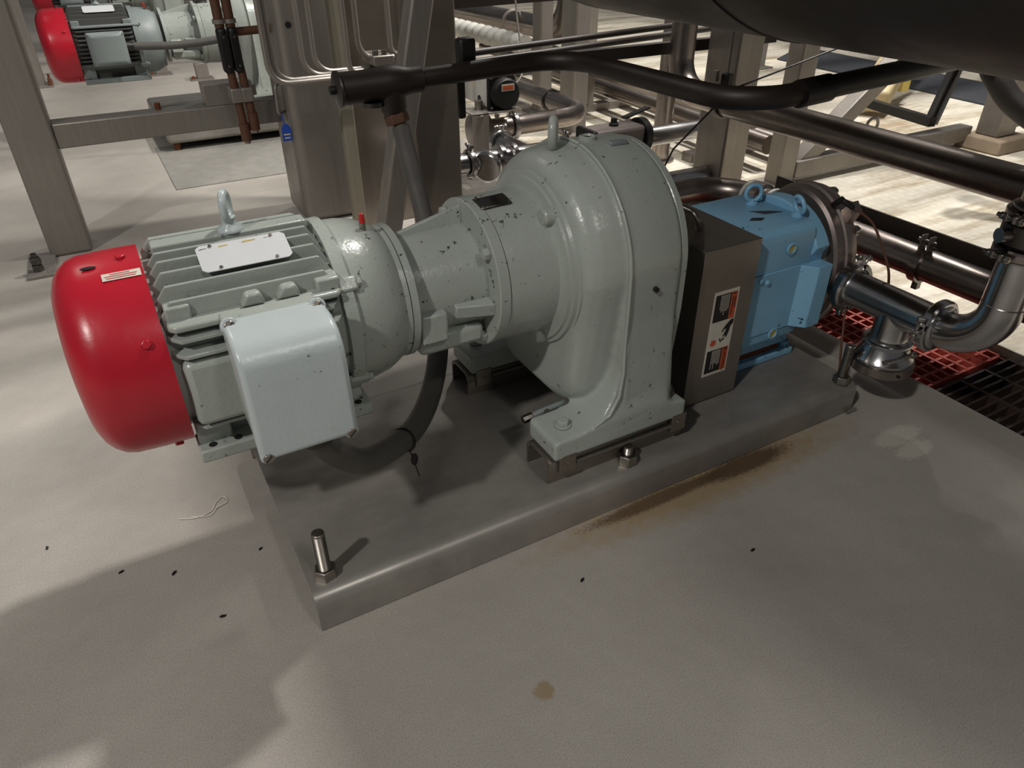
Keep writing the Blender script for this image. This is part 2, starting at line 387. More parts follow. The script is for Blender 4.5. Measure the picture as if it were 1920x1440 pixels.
    # feet with bolt holes
    for s in (-1, 1):
        y0, y1 = (AY-.152, AY-.085) if s < 0 else (AY+.085, AY+.152)
        mb = MB().box((0, y0, .362), (.325, y1, .388))
        mb.prism([(.004, AY-s*(-.1), .386), (.004, AY+s*.128, .386), (.004, AY+s*.115, .47), (.004, AY+s*.06, .47)], (.06, 0, 0))
        mb.prism([(.255, AY+s*.1, .386), (.255, AY+s*.128, .386), (.255, AY+s*.115, .47), (.255, AY+s*.06, .47)], (.06, 0, 0))
        ft = mb.build('foot', body, t, .004)
        for x in (.025, .07, .3): MB().cyl((x, AY+s*.137, .3882), (x, AY+s*.137, .3888), .0075, n=16).build('bolt_hole', M['dark'], ft)
    # drive end bell and flange
    bell = MB().lathe([(.296,.150),(.296,.172),(.318,.173),(.322,.165),(.352,.164),(.385,.157),(.405,.147),(.418,.139),(.42,.137),(.430,.1375),(.432,.12)], o, (1,0,0), 64).build('end_bell', body, t, .0, 30)
    for a in (36, 144, 216, 324):
        e = V((0, -math.cos(R(a)), math.sin(R(a)))); p = V((.30, AY, AZ))+e*.17
        MB().bar(p-V((.012,0,0)), p+V((.03,0,0)), .028, .016, e).build('lug', body, t, .005)
        MB().hexn(p+V((.029,0,0)), p+V((.037,0,0)), .015).build('bolt', body, t, .001)
    g = V((.385, AY-.03, AZ+.155))
    MB().cyl(g-V((0,0,.01)), g+V((0,-.001,.012)), .006).build('grease_nipple', M['bolt'], t)
    MB().lathe([(0,.0055),(.008,.006),(.018,.004),(.02,.001)], g+V((0,-.001,.011)), (0,0,1), 14).build('grease_cap', M['redcap'], t)
    # eye bolt
    ex = .155
    eb = MB().lathe([(0,.022),(.006,.021),(.010,.013),(.018,.011),(.024,.013)], (ex, AY, .727), (0,0,1), 20)
    eb.torus((ex, AY, .770), (.93,-.36,0), .0185, .0072, 30, 10, 1.25, (0,0,1)); eb.build('eye_bolt', lid, t, smooth=60)
    # name plate resting on the fin tips
    a0, a1 = R(57), R(76); q0 = V((0, AY-math.cos(a0)*.189, AZ+math.sin(a0)*.189)); q1 = V((0, AY-math.cos(a1)*.189, AZ+math.sin(a1)*.189)); d = (q1-q0).normalized(); nrm = V((1,0,0)).cross(d)
    def np_pt(u, v, k): return q0+d*(v*(q1-q0).length)+V((.085+u*.15, 0, 0))+nrm*k
    ch = .05
    outline = [(ch,0),(1-ch,0),(1,2*ch),(1,1-2*ch),(1-ch,1),(ch,1),(0,1-2*ch),(0,2*ch)]
    npl = MB().loft([[np_pt(u, v, 0) for u, v in outline], [np_pt(u, v, .0018) for u, v in outline]]).build('name_plate', M['plate'], t, 0, 0)
    if style == 'near':
        for u, v in ((.16,.92),(.84,.92),(.2,.08),(.82,.08)): MB().cyl(np_pt(u, v, .001), np_pt(u, v, .004), .003, n=10).build('rivet', M['bolt'], npl)
        for u0_, v0_, u1_, v1_ in ((.03,.84,.12,.87),(.24,.83,.35,.88),(.5,.84,.66,.9),(.75,.86,.83,.88)):
            MB().add([np_pt(u0_,v0_,.0022), np_pt(u1_,v0_+.02,.0022), np_pt(u1_,v1_,.0022), np_pt(u0_+.02,v1_,.0022)], [(0,1,2,3)]).build('worn_print', M['yellow'] if u0_ in (.24,.5) else M['ink'], npl, 0, 0)
    # conduit box
    if style == 'near':
        X0, X1 = .082, .246
        cb = MB().prism([(X0+.004, 1.145, .652), (X0+.004, 1.10, .652), (X0+.004, 1.0, .463), (X0+.004, 1.145, .463)], (X1-X0-.008, 0, 0)).build('conduit_box', body, t, .004)
        rb = .052
        pf = [(1.102, .661), (1.04, .661)] + [(.987+rb+rb*math.cos(R(a)), .659-rb+rb*math.sin(R(a))) for a in (110,125,140,155,168)] + [(.984, .59), (.978, .458), (.996, .455)]
        mb = MB(); mb.prism([(X0, y, z) for y, z in pf], (X1-X0, 0, 0)); ld = mb.build('box_lid', lid, cb, .016, 40, seg=4)
        for x, y, z in ((X0+.012, 1.088, .653), (X1-.012, 1.088, .653), (X0+.012, .982, .463), (X1-.012, .982, .463)):
            nd = V((0, -.88, .47)) if z > .6 else V((0, -1, 0))
            p = V((x, y, z))
            if z > .6: MB().cyl(p-nd*.012, p+nd*.010, .014).build('screw_ear', lid, ld, .002)
            else: MB().cyl(p-nd*.012, p+nd*.001, .012).build('screw_ear', lid, ld, .002)
            k = .010 if z > .6 else .001
            sc = MB().cyl(p+nd*k, p+nd*(k+.005), .0085).build('screw', M['bolt'], ld, .001)
            tgv = V((.7,0,.7)); tgv = (tgv-nd*tgv.dot(nd)).normalized()
            MB().bar(p+nd*(k+.0052)-tgv*.007, p+nd*(k+.0052)+tgv*.007, .0018, .0006, nd).build('slot', M['dark'], sc, 0, 0)
    else:
        cb = MB().box((.075, 1.09, .475), (.225, 1.16, .605)).build('conduit_box', body, t, .01)
        ld = MB().loft([[V((x, 1.09, z)) for x, z in ((.06,.46),(.24,.46),(.24,.62),(.06,.62))], [V((x, 1.075, z)) for x, z in ((.06,.46),(.24,.46),(.24,.62),(.06,.62))], [V((x, 1.055, z)) for x, z in ((.085,.475),(.215,.475),(.215,.605),(.085,.605))]]).build('box_lid', lid, cb, .008, 40, seg=3)
        for x in (.072, .228):
            for z in (.475, .605): MB().cyl((x, 1.078, z), (x, 1.068, z), .007, n=10).build('screw', M['bolt'], ld)
        mb = MB(); mb.cyl((.225, 1.11, .54), (.275, 1.11, .54), .03, .022); mb.build('gland', M['black'], cb)
    return t
mot = motor('electric_motor', 'grey-green finned electric motor with red fan cover in the foreground', None, M['green'], M['green'], M['lid'], 'near')

# ------------------------------------------------------------------ gear reducer
gr = thing('gear_reducer', 'grey-green cast gear reducer with rounded housing on two feet, foreground', 'gear reducer', (.87, AY, .165))
o = (0, AY, AZ)
ad = MB().lathe([(.432,.10),(.432,.1385),(.446,.1385),(.446,.125),(.452,.108),(.60,.112),(.612,.112)], o, (1,0,0), 56).build('motor_adapter', M['green'], gr, 0, 30)
mb = MB()
for a, w_ in ((97, .012), (-12, .03), (192, .03), (-80, .012)):
    e = V((0, -math.cos(R(a)), math.sin(R(a)))); sd = V((1,0,0)).cross(e)*(w_/2); b = V((0, AY, AZ))
    top0, top1 = (.112, .150) if w_ < .02 else (.12, .14)
    x0 = .446 if w_ < .02 else .53
    mb = MB(); mb.loft([[b+V((x,0,0))+e*r_-sd for x, r_ in ((x0,.09),(x0,top0),(.612,top1),(.612,.09))], [b+V((x,0,0))+e*r_+sd for x, r_ in ((x0,.09),(x0,top0),(.612,top1),(.612,.09))]]).build('adapter_rib', M['green'], gr, .003)

MB().box((.452, AY-.125, .462), (.51, AY-.07, .528)).build('adapter_pad', M['green'], gr, .006)
MB().box((.452, AY-.105, .425), (.60, AY+.105, .47)).build('adapter_cradle', M['green'], gr, .012)
fl = MB().lathe([(.610,.10),(.610,.1585),(.6125,.161),(.634,.161),(.635,.158)], o, (1,0,0), 64).build('input_flange', M['green'], gr, 0, 30)
for a in (38, 128, 218, 308):
    e = V((0, -math.cos(R(a)), math.sin(R(a)))); p = V((.61, AY, AZ))+e*.14
    MB().hexn(p, p-V((.014,0,0)), .024).build('flange_bolt', M['green'], gr, .0015)
MB().lathe([(.6352,.15),(.6352,.1565),(.6365,.1565),(.6365,.15)], o, (1,0,0), 64, False).build('seam', M['dark'], gr)
dr = MB().lathe([(.6365,.14),(.6365,.1585),(.66,.160),(.75,.162),(.755,.170),(.758,.185),(.764,.187),(.766,.195),(.774,.197),(.776,.203),(.79,.204),(.80,.20)], o, (1,0,0), 72).build('gear_drum', M['green'], gr, 0, 25)
for a in (52, -62, 142, 236):
    e = V((0, -math.cos(R(a)), math.sin(R(a)))); p = V((.735, AY, AZ))+e*.172
    mb = MB(); mb.lathe([(0,.018),(.03,.02),(.05,.022)], p, (1,0,0), 18); mb.bar(p-e*.02, p-e*.02+V((.05,0,0)), .038, .03, e); mb.build('dowel_lug', M['green'], gr, .005)
# metal tag bent over the drum
mb = MB(); rows = []
for k in range(7):
    a = R(72+15*k/6); rows.append([V((x, AY-math.cos(a)*r_, AZ+math.sin(a)*r_)) for x, r_ in ((.628,.1635),(.698,.1655))])
mb.add([p for r_ in rows for p in r_], [(2*k, 2*k+1, 2*k+3, 2*k+2) for k in range(6)])
tg = mb.build('data_tag', M['dkbolt'], gr); sm = tg.modifiers.new('thick', 'SOLIDIFY'); sm.thickness = .0012
for x, k in ((.634,0),(.692,0),(.634,1)):
    a = R(73.5+12*k); e = V((0, -math.cos(a), math.sin(a))); MB().cyl(V((x, AY, AZ))+e*.163, V((x, AY, AZ))+e*.169, .003, n=10).build('rivet', M['bolt'], tg)
# cast housing: merged volumes, voxel-remeshed into one casting
HC = .548
def key(x, rr, hw, zb, n=36, fl=0.0):
    pts = [V((x, AY-rr*math.cos(math.pi*i/n), HC+rr*math.sin(math.pi*i/n))) for i in range(n+1)]
    for z, k in ((.45,0),(.36,.3),(.28,.7),(zb,1)): pts.append(V((x, AY+rr+(hw-rr)*k, z)))
    for z, k in ((zb,1),(.28,.7),(.36,.3),(.45,0)): pts.append(V((x, AY-rr-(hw-rr)*k, z)))
    return pts
def stadium(x, rr, zlow, rl, n=24):
    pts = [V((x, AY-rr*math.cos(math.pi*i/n), HC+rr*math.sin(math.pi*i/n))) for i in range(n+1)]
    rc_ = .085; h_ = n//2          # rounded lower corners instead of a full half circle
    pts += [V((x, AY+rl-rc_+rc_*math.cos(math.pi/2*i/h_), zlow-rc_*math.sin(math.pi/2*i/h_))) for i in range(h_+1)]
    pts += [V((x, AY-rl+rc_-rc_*math.sin(math.pi/2*i/h_), zlow-rc_*math.cos(math.pi/2*i/h_))) for i in range(h_)]
    return pts
hm = MB()
hm.loft([key(.868,.236,.262,.17), key(.876,.240,.264,.17), key(.886,.236,.262,.17), key(1.012,.232,.258,.17), key(1.018,.225,.25,.17)])
hm.loft([stadium(x, r_, zl, rl) for x, r_, zl, rl in ((.774,.194,.325,.150),(.780,.207,.315,.166),(.792,.219,.305,.180),(.812,.228,.298,.190),(.842,.233,.293,.196),(.875,.235,.29,.20))])
hm.box((.825, AY-.13, .205), (.88, AY+.20, .40))
for s in (-1, 1):
    y0 = AY-.266 if s < 0 else AY+.150
    pr = [(.684,.168),(.684,.212),(.69,.218),(.76,.222)] + [(.76+.112*math.sin(R(a)), .222+.16*(1-math.cos(R(a)))) for a in range(15, 91, 15)]
    pr += [(.93,.40),(1.0,.38),(1.0,.26)] + [(1.02-.02*math.cos(R(a)), .24-.022*math.sin(R(a))) for a in (0,30,60,90)] + [(1.05,.216),(1.057,.208),(1.057,.168)]
    hw = lambda z: .266 if z < .225 else .238+.028*max(0, 1-(z-.225)/.17)**2
    a_ = [V((x, AY+s*hw(z), z)) for x, z in pr]; b_ = [V((x, AY+s*.150, z)) for x, z in pr]; hm.loft([a_, b_])
ho = hm.build('housing', M['green'], gr)
rdg = [V((.79, AY-.262, .226)), V((.83, AY-.262, .244)), V((.857, AY-.257, .285)), V((.869, AY-.249, .34))]
rdg += [V((.873, AY-.2405, z)) for z in (.40, .45, .50)] + [V((.873, AY-.2395*math.cos(R(a)), HC+.2395*math.sin(R(a)))) for a in range(0, 181, 6)] + [V((.873, AY+.2405, z)) for z in (.5, .45, .40)]
MB().tube(rdg, .0042, 8).build('parting_ridge', M['green'], gr, smooth=80)
rm = ho.modifiers.new('cast', 'REMESH'); rm.mode = 'VOXEL'; rm.voxel_size = .0052; rm.use_smooth_shade = True
sm = ho.modifiers.new('soft', 'SMOOTH'); sm.factor = .5; sm.iterations = 5
MB().loft([key(1.017,.222,.20,.26), key(1.021,.226,.205,.255), key(1.035,.226,.205,.255), key(1.04,.21,.19,.27)]).build('rear_cover', M['green'], gr, 0, 30)
for s in (-1, 1):
    for x in (.735, 1.034):
        p = V((x, AY+s*.216, .2225 if x < 1 else .217)); MB().cyl(p, p+V((0,0,.0035)), .019).build('washer', M['dkgreen'] if x > 1 else M['green'], gr, .001)
        MB().hexn(p+V((0,0,.003)), p+V((0,0,.016)), .025).build('foot_bolt', M['dkgreen'] if x > 1 else M['green'], gr, .0015)
ex = .825
eb = MB().lathe([(0,.020),(.006,.019),(.012,.012),(.02,.011),(.026,.013)], (ex, AY, .757), (0,0,1), 20); eb.torus((ex, AY, .808), (.80,-.60,0), .021, .0095, 30, 10, 1.35, (0,0,1)); eb.build('eye_bolt', M['green'], gr, smooth=60)
pl = MB().lathe([(0,.02),(.010,.019),(.012,.015),(.006,.012)], (.92, AY+.01, .778), (0,0,1), 20).build('fill_plug', M['green'], gr)
MB().cyl((.92, AY+.01, .782), (.92, AY+.01, .7865), .0085, n=14).build('socket', M['dark'], pl)
MB().box((.94, AY-.05, .775), (.985, AY-.03, .785)).build('cast_mark', M['dkgreen'], gr, .003)
MB().cyl((.945, AY-.242, .52), (.945, AY-.234, .52), .006, n=14).build('side_plug', M['dark'], gr)
# drain cock under the housing
dk = MB().sweep([(.80, AY-.12, .205), (.735, AY-.12, .200), (.70, AY-.12, .195)], .0075, .02).build('drain_pipe', M['dkgreen'], gr)
MB().bar((.745, AY-.125, .206), (.765, AY-.19, .200), .012, .003).build('drain_lever', M['bolt'], dk, .001)
MB().hexn((.712, AY-.12, .196), (.685, AY-.12, .193), .018).build('drain_nut', M['dkbolt'], dk, .001)

# mounting brackets under the feet
def bracket(y0, y1, label):
    t = thing('mounting_bracket', label, 'bracket', (.87, (y0+y1)/2, SZ), 'brackets under the reducer feet')
    th = .007
    out = [(y0+.012, SZ), (y0+.004, .135)] + [(y0+.026-.022*math.cos(R(a)), .143+.022*math.sin(R(a))) for a in (10,40,70,90)]
    out += [(y1-.026+.022*math.sin(R(a)), .143+.022*math.cos(R(a))) for a in (0,30,60,85)] + [(y1-.004, .135), (y1-.004, SZ)]
    inn = [(y+(th if y < (y0+y1)/2 else -th), z-(th if z > .14 else 0)) for y, z in out]
    ring = lambda x: [V((x, y, z)) for y, z in out+inn[::-1]]
    mb = MB(); mb.loft([ring(.678), ring(1.066)], cap=False); nn = len(ring(0)); hh = nn//2
    for k in (0, nn):
        for i in range(hh-1): mb.f.append([k+i, k+i+1, k+nn-2-i, k+nn-1-i])
    mb.build('channel', M['sheet'], t)
    for x in (.72, 1.04): MB().box((x-.022, y0-.006, .128), (x+.022, y0+.004, .176)).build('clip_plate', M['bolt'], t, .001)
    for x in (.72, 1.04): MB().cyl((x, y0-.009, .152), (x, y0-.005, .152), .004, n=10).build('pin', M['bolt'], t)
    MB().cyl((.742, y0-.004, .150), (1.018, y0-.004, .150), .006, n=12).build('rod', M['bolt'], t)
    return t
bracket(1.046, 1.16, 'bent stainless bracket under the near foot of the foreground gear reducer')
bracket(1.46, 1.574, 'bent stainless bracket under the far foot of the foreground gear reducer')
jb = thing('jacking_bolt', 'hex jacking bolt standing on the skid in front of the near bracket', 'bolt', (.885, 1.036, SZ))
MB().hexn((.885, 1.034, SZ), (.885, 1.034, SZ+.026), .042, .3).build('hex_nut', M['bolt'], jb, .001)
MB().lathe([(0,.011)]+[(q*.003+ (.0015 if j else 0), .0115 if j else .0102) for q in range(1, 8) for j in (0,1)]+[(.026,.011)], (.885, 1.034, SZ+.024), (0,0,1), 16).build('threaded_rod', M['bolt'], jb)

# ------------------------------------------------------------------ coupling guard
GX0, GX1, GY0, GY1, GZ = 1.142, 1.322, 1.137, 1.477, .537
cg = thing('coupling_guard', 'stainless sheet box guard over the coupling with warning label', 'guard', ((GX0+GX1)/2, (GY0+GY1)/2, SZ))
th = .003
for y_ in (GY0, GY1-th): MB().box((GX0, y_, SZ+.004), (GX1, y_+th, GZ)).build('side_sheet', M['sheet'], cg, .001)
MB().box((GX0, GY0, GZ-.003), (GX1, GY1, GZ)).build('top_sheet', M['sheet'], cg, .002)
for x_ in (GX0, GX1-th): MB().box((x_, GY0+th, SZ+.004), (x_+th, GY1-th, GZ-.003)).build('end_sheet', M['sheet'], cg)
MB().sweep([(1.222, 1.253, GZ-.002), (1.205, 1.25, .582), (1.205, 1.42, .582), (1.222, 1.42, GZ-.002)], .0075, .02).build('handle', M['bolt'], cg)
LX0, LX1, LZ0, LZ1, LY = 1.193, 1.273, .178, .421, GY0-.0012
lb = MB().box((LX0, LY, LZ0), (LX1, GY0-.0001, LZ1)).build('warning_label', M['paper'], cg, 0, 0, label='white warning label with black and orange panels')
def flat(pts, m, nm, par, y): return MB().add([(x, y, z) for x, z in pts], [tuple(range(len(pts)))]).build(nm, m, par, 0, 0)
def rect(x0, z0, x1, z1): return [(x0,z0),(x1,z0),(x1,z1),(x0,z1)]
LH = LZ1-LZ0
def lz(f): return LZ0+f*LH
def lx(f): return LX0+f*(LX1-LX0)
def text(body, size, par, m, mat4, nm='lettering'):
    cu = bpy.data.curves.new('txt', 'FONT'); cu.body = body; cu.size = size; cu.align_x = 'CENTER'; cu.align_y = 'CENTER'
    to = bpy.data.objects.new('txt', cu); COL.objects.link(to); bpy.context.view_layer.update()
    me = bpy.data.meshes.new_from_object(to.evaluated_get(bpy.context.evaluated_depsgraph_get())); bpy.data.objects.remove(to)
    me.transform(Matrix.Translation(-LOC[par.name]) @ mat4); me.materials.clear(); me.materials.append(m)
    ob = bpy.data.objects.new(nm, me); COL.objects.link(ob); ob.parent = par; LOC[ob.name] = LOC[par.name]; return ob
def textmat(cx, y, cz, rot):   # text on a face looking to -Y
    return Matrix.Translation((cx, y, cz)) @ Matrix.Rotation(R(rot), 4, 'Y') @ Matrix.Rotation(R(90), 4, 'X')
for f0, f1 in ((.655, .965), (.035, .315)):
    flat(rect(lx(.06), lz(f0), lx(.70), lz(f1)), M['ink'], 'black_panel', lb, LY-.0003)
    flat(rect(lx(.70), lz(f0), lx(.95), lz(f1)), M['orange'], 'orange_panel', lb, LY-.0003)
    fm = (f0+f1)/2
    for k in range(7):
        xx = lx(.62-.055*k); z1_ = f1-.012; z0_ = f1-.02-(.13+.09*random.random())
        p = z1_
        while p > z0_:
            q = p-(.012+.02*random.random()); flat(rect(xx-.0011, lz(max(q, f0+.01)), xx+.0011, lz(p)), M['paper'], 'print_line', lb, LY-.0006); p = q-.004
text('WARNING', .0150, lb, M['ink'], textmat(lx(.83), LY-.0006, lz(.165), 90))
for xx, p, z0_ in ((.875, .905, .79), (.785, .905, .70)):   # the small header above is worn beyond reading: broken strokes
    while p > z0_:
        q = p-(.006+.008*random.random()); flat(rect(lx(xx)-.0022, lz(q), lx(xx)+.0022, lz(p)), M['ink'], 'print_line', lb, LY-.0006); p = q-.004
for f in (.297, .945): flat([(lx(.76), lz(f-.012)), (lx(.92), lz(f)), (lx(.76), lz(f+.012))], M['ink'], 'alert_triangle', lb, LY-.0006)
# pictogram: hand, cut fingertips and toothed wheel
flat([(lx(x), lz(z)) for x, z in ((.97,.645),(.84,.64),(.66,.585),(.52,.52),(.55,.51),(.68,.55),(.70,.52),(.60,.455),(.65,.45),(.70,.475),(.72,.44),(.78,.44),(.84,.50),(.88,.56),(.97,.59))], M['ink'], 'hand_symbol', lb, LY-.0005)
for x, z in ((.50,.43),(.60,.42),(.66,.425),(.55,.405)): flat([(lx(x-.035), lz(z-.012)), (lx(x+.02), lz(z-.014)), (lx(x+.035), lz(z+.012)), (lx(x-.02), lz(z+.012))], M['ink'], 'finger_symbol', lb, LY-.0005)
gc = (lx(.24), lz(.405)); flat([(gc[0]+(.0125 if i % 2 else .0075)*math.cos(R(i*25.7)), gc[1]+(.0125 if i % 2 else .0075)*math.sin(R(i*25.7))) for i in range(14)], M['orange'], 'wheel_symbol', lb, LY-.0005)

# ------------------------------------------------------------------ lobe pump
PC = .35                        # rotor case centre height
pp_ = thing('lobe_pump', 'sky-blue lobe pump with round stainless rotor case beside the guard', 'pump', (1.5, AY, SZ))
BY0, BY1 = 1.166, 1.448
bx = lambda x, i=0: [V((x, y, z)) for y, z in [(BY0+i,.205),(BY0+i,.492-i),(BY0+.006+i,.511-i),(BY0+.018+i,.521-i),(BY0+.034+i,.525-i),(BY1-.034-i,.525-i),(BY1-.018-i,.521-i),(BY1-.006-i,.511-i),(BY1-i,.492-i),(BY1-i,.205)]]
MB().loft([bx(1.335, .004), bx(1.339), bx(1.548), bx(1.552, .002)]).build('gear_case', M['blue'], pp_, 0, 30)
mb = MB(); mb.prism([(1.55, y, z) for y, z in [(AY-.139,.22)] + [(AY-.139,.43)] + [(AY-.175*math.cos(R(a)), .375+.172*math.sin(R(a))) for a in range(28, 153, 8)] + [(AY+.139,.43),(AY+.139,.22)]], (.05, 0, 0))
mb.build('case_flange', M['blue'], pp_, .004)
MB().loft([[V((x, y, z)) for x, y in ((1.510, 1.168), (1.548, 1.128), (1.598, 1.128), (1.598, 1.172))] for z in (.232, .412)]).build('side_shield', M['blue'], pp_, .002)
MB().box((1.603, AY-.13, .27), (1.64, AY+.13, .45)).build('inner_gap', M['dkgreen'], pp_, .01)
pf = MB().box((1.36, 1.212, .138), (1.59, 1.405, .206)).build('pedestal', M['blue'], pp_, .006)
MB().box((1.35, 1.202, SZ), (1.615, 1.412, .116)).build('foot_plate', M['blue'], pp_, .004)
MB().box((1.37, 1.222, .116), (1.57, 1.39, .14)).build('rust_gap', M['rust'], pp_)
MB().hexn((1.598, 1.222, .116), (1.598, 1.222, .134), .024).build('foot_bolt', M['blue'], pp_, .001)
cp = MB().box((1.345, BY0-.004, .232), (1.545, BY0+.001, .415)).build('cover_panel', M['blue'], pp_, .003)
for x, z in ((1.524,.398),(1.524,.283),(1.372,.40),(1.40,.39)):
    MB().lathe([(0,.008),(.004,.0075),(.006,.004)], (x, BY0-.004, z), (0,-1,0), 14).build('screw', M['blue'], cp)
for x, z in ((1.466,.470),(1.464,.222)):
    ring = MB().lathe([(0,.017),(.004,.017),(.005,.012),(.001,.011)], (x, BY0-.001, z), (0,-1,0), 22).build('sight_plug', M['blue'], pp_)
    MB().cyl((x, BY0-.0015, z), (x, BY0-.003, z), .0105, n=18).build('sight_glass', M['yellow'], ring)
for x, y, nv in ((1.50, 1.352, (.35,.93,0)), (1.535, 1.225, (.93,-.25,.25))):
    eb = MB().lathe([(0,.016),(.005,.016),(.008,.009),(.012,.009)], (x, y, .524), (0,0,1), 16); eb.torus((x, y, .555), nv, .022, .006, 28, 8); eb.build('eye_bolt', M['blue'], pp_, smooth=60)
MB().prism([(1.40,1.26,.5252),(1.43,1.245,.5252),(1.45,1.255,.5252),(1.42,1.27,.5252)], (0,0,.001)).build('paint_chip', M['dkbolt'], pp_)
MB().prism([(1.45,1.31,.5252),(1.50,1.285,.5252),(1.525,1.265,.5252),(1.47,1.275,.5252)], (0,0,.001)).build('paint_chip', M['dkbolt'], pp_)
rcm = MB().lathe([(1.632,.10),(1.632,.200),(1.64,.208),(1.668,.210),(1.671,.217),(1.688,.217),(1.691,.212),(1.715,.208),(1.728,.196),(1.735,.17),(1.738,.0)], (0, AY, PC), (1,0,0), 72)
for p in rcm.v: p.y = AY+(p.y-AY)*.79          # the case is flattened at its two port faces
rc = rcm.build('rotor_case', M['case'], pp_, 0, 30)
for a in (35, 80, 150, 215, 270, 330):
    p = V((1.715, AY, PC))+V((0, -.79*math.cos(R(a)), math.sin(R(a))))*.193
    MB().lathe([(0,.016),(.02,.014),(.032,.006)], p, (1,0,0), 14).build('dome_nut', M['pipe'], rc)
MB().prism([(1.68, AY-.10, .52), (1.68, AY-.125, .55), (1.68, AY-.145, .525), (1.68, AY-.13, .49)], (.03,0,0)).build('lug', M['pipe'], rc, .002)
pb = MB().lathe([(0,.066),(.04,.064),(.06,.058),(.078,.057)], (1.69, 1.21, .327), (0,-1,0), 32).build('outlet_port', M['pipe'], pp_)
# sensor with lead
cx = MB().cyl((1.655, 1.215, .535), (1.655, 1.19, .56), .008).build('sensor', M['dkbolt'], pp_)
MB().bar((1.655, 1.192, .556), (1.675, 1.165, .54), .018, .012).build('sensor_plug', M['black'], cx, .003)
def curve_pts(pts, n=8):
    pts = [V(p) for p in pts]; out = []
    for i in range(len(pts)-1):
        p0 = pts[max(i-1,0)]; p1 = pts[i]; p2 = pts[i+1]; p3 = pts[min(i+2, len(pts)-1)]
        for k in range(n):
            t = k/n; out.append(.5*((2*p1)+(p2-p0)*t+(2*p0-5*p1+4*p2-p3)*t*t+(3*p1-p0-3*p2+p3)*t*t*t))
    return out+[pts[-1]]
MB().tube(curve_pts([(1.673,1.167,.541),(1.70,1.12,.51),(1.715,1.08,.45),(1.72,1.05,.40),(1.735,1.045,.35),(1.755,1.05,.30)]), .0035, 8).build('sensor_lead', M['brown'], cx)
tag(MB().tube(curve_pts([(1.665,1.105,.275),(1.655,1.09,.24),(1.64,1.07,.19),(1.63,1.05,.13),(1.622,1.04,.099)]), .0032, 8).build('thin_cable', M['brown']), 'thin brown cable hanging from the pump outlet to the right stud', 'cable')

# ------------------------------------------------------------------ sanitary clamps, tee, elbow
def clamp(label, c, d, r=.052, w=.024, side=(1,0,0), bolt=True, m='polish', group=None, big=True):
    c, d = V(c), V(d).normalized(); s = V(side).normalized(); u = d.cross(s).normalized()
    t = thing('pipe_clamp', label, 'clamp', c, group)
    ri = r*.78
    for k in (1, -1):
        # half ring
        rings = []
        for i in range(17):
            a = R(-84+168*i/16); e = s*math.cos(a)*0+u*math.sin(a)*1; e = (u*k*math.cos(a)+s*math.sin(a))
            rings.append([c+e*ri-d*w*.5, c+e*(r*.93)-d*w*.5, c+e*r-d*w*.3, c+e*r+d*w*.3, c+e*(r*.93)+d*w*.5, c+e*ri+d*w*.5])
        MB().loft(rings).build('clamp_half', M[m], t, 0, 40)
        MB().bar(c+s*r*.93+u*k*.004, c+s*(r+.020)+u*k*.012, w*.7, .010, u).build('clamp_ear', M[m], t, .002)
    p = c+s*(r+.014)
    MB().cyl(p-u*.034, p+u*.030, .0048, n=12).build('clamp_bolt', M['bolt'], t)
    MB().hexn(p+u*.017, p+u*.027, .017).build('wing_nut', M['bolt'], t, .001)
    MB().hexn(p-u*.018, p-u*.026, .015).build('hex_nut', M['bolt'], t, .001)
    MB().bar(c-s*r*.95-u*.008, c-s*(r+.012)-u*0, w*.6, .016, u).build('hinge', M[m], t, .003)
    return t
TX, TZ, TR = 1.69, .327, .0465
te = thing('pipe_tee', 'polished stainless pipe tee joined to the blue pump outlet', 'pipe tee', (TX, .975, .2))
MB().lathe([(0,.057),(.006,.057),(.010,.049),(.016,TR),(.235,TR),(.241,.049),(.245,.057),(.250,.057)], (TX, 1.118, TZ), (0,-1,0), 40).build('run', M['polish'], te)
MB().lathe([(.0,TR*.98),(.07,TR*.98),(.082,.048),(.085,.054),(.09,.054)], (TX, .975, TZ), (0,0,-1), 36).build('branch', M['polish'], te)
clamp('polished clamp joining the pump outlet to the tee', (TX, 1.121, TZ), (0,1,0), .070, .028, (.25,0,.97))
clamp('polished bolted clamp between the tee and the elbow', (TX, .866, TZ), (0,1,0), .068, .026, (-.97,0,.2))
ve = thing('drain_valve', 'flared stainless drain fitting under the pipe tee', 'valve', (TX, .975, .14))
MB().lathe([(0,.054),(.008,.054),(.014,.056),(.03,.064),(.045,.072),(.05,.076),(.056,.076)], (TX, .975, .237), (0,0,-1), 40).build('flare', M['polish'], ve)
MB().lathe([(0,.074),(.004,.082),(.026,.083),(.030,.080),(.032,.0)], (TX, .975, .182), (0,0,-1), 44).build('end_cap', M['pipe'], ve)
MB().torus((TX, .975, .232), (0,0,1), .056, .008, 36, 10).build('collar', M['polish'], ve)
MB().bar((TX-.05, .93, .199), (TX+.0, .912, .213), .016, .008).build('lever_arm', M['polish'], ve, .002)
MB().cyl((TX-.058, .935, .197), (TX+.012, .903, .217), .006, n=12).build('lever_pin', M['bolt'], ve)
MB().hexn((TX+.008, .905, .216), (TX+.02, .900, .219), .016).build('wing_nut', M['bolt'], ve, .001)
for a in (200, 330): MB().cyl((TX+.068*math.cos(R(a)), .975+.068*math.sin(R(a)), .178), (TX+.068*math.cos(R(a)), .975+.068*math.sin(R(a)), .190), .007, n=12).build('cap_screw', M['bolt'], ve)
MB().cyl((TX-.03, .898, .166), (TX-.0315, .8945, .166), .004, n=10).build('pin_hole', M['dark'], ve)
el = thing('pipe_elbow', 'polished stainless elbow sweeping up at the right edge', 'pipe elbow', (TX, .8, .3))
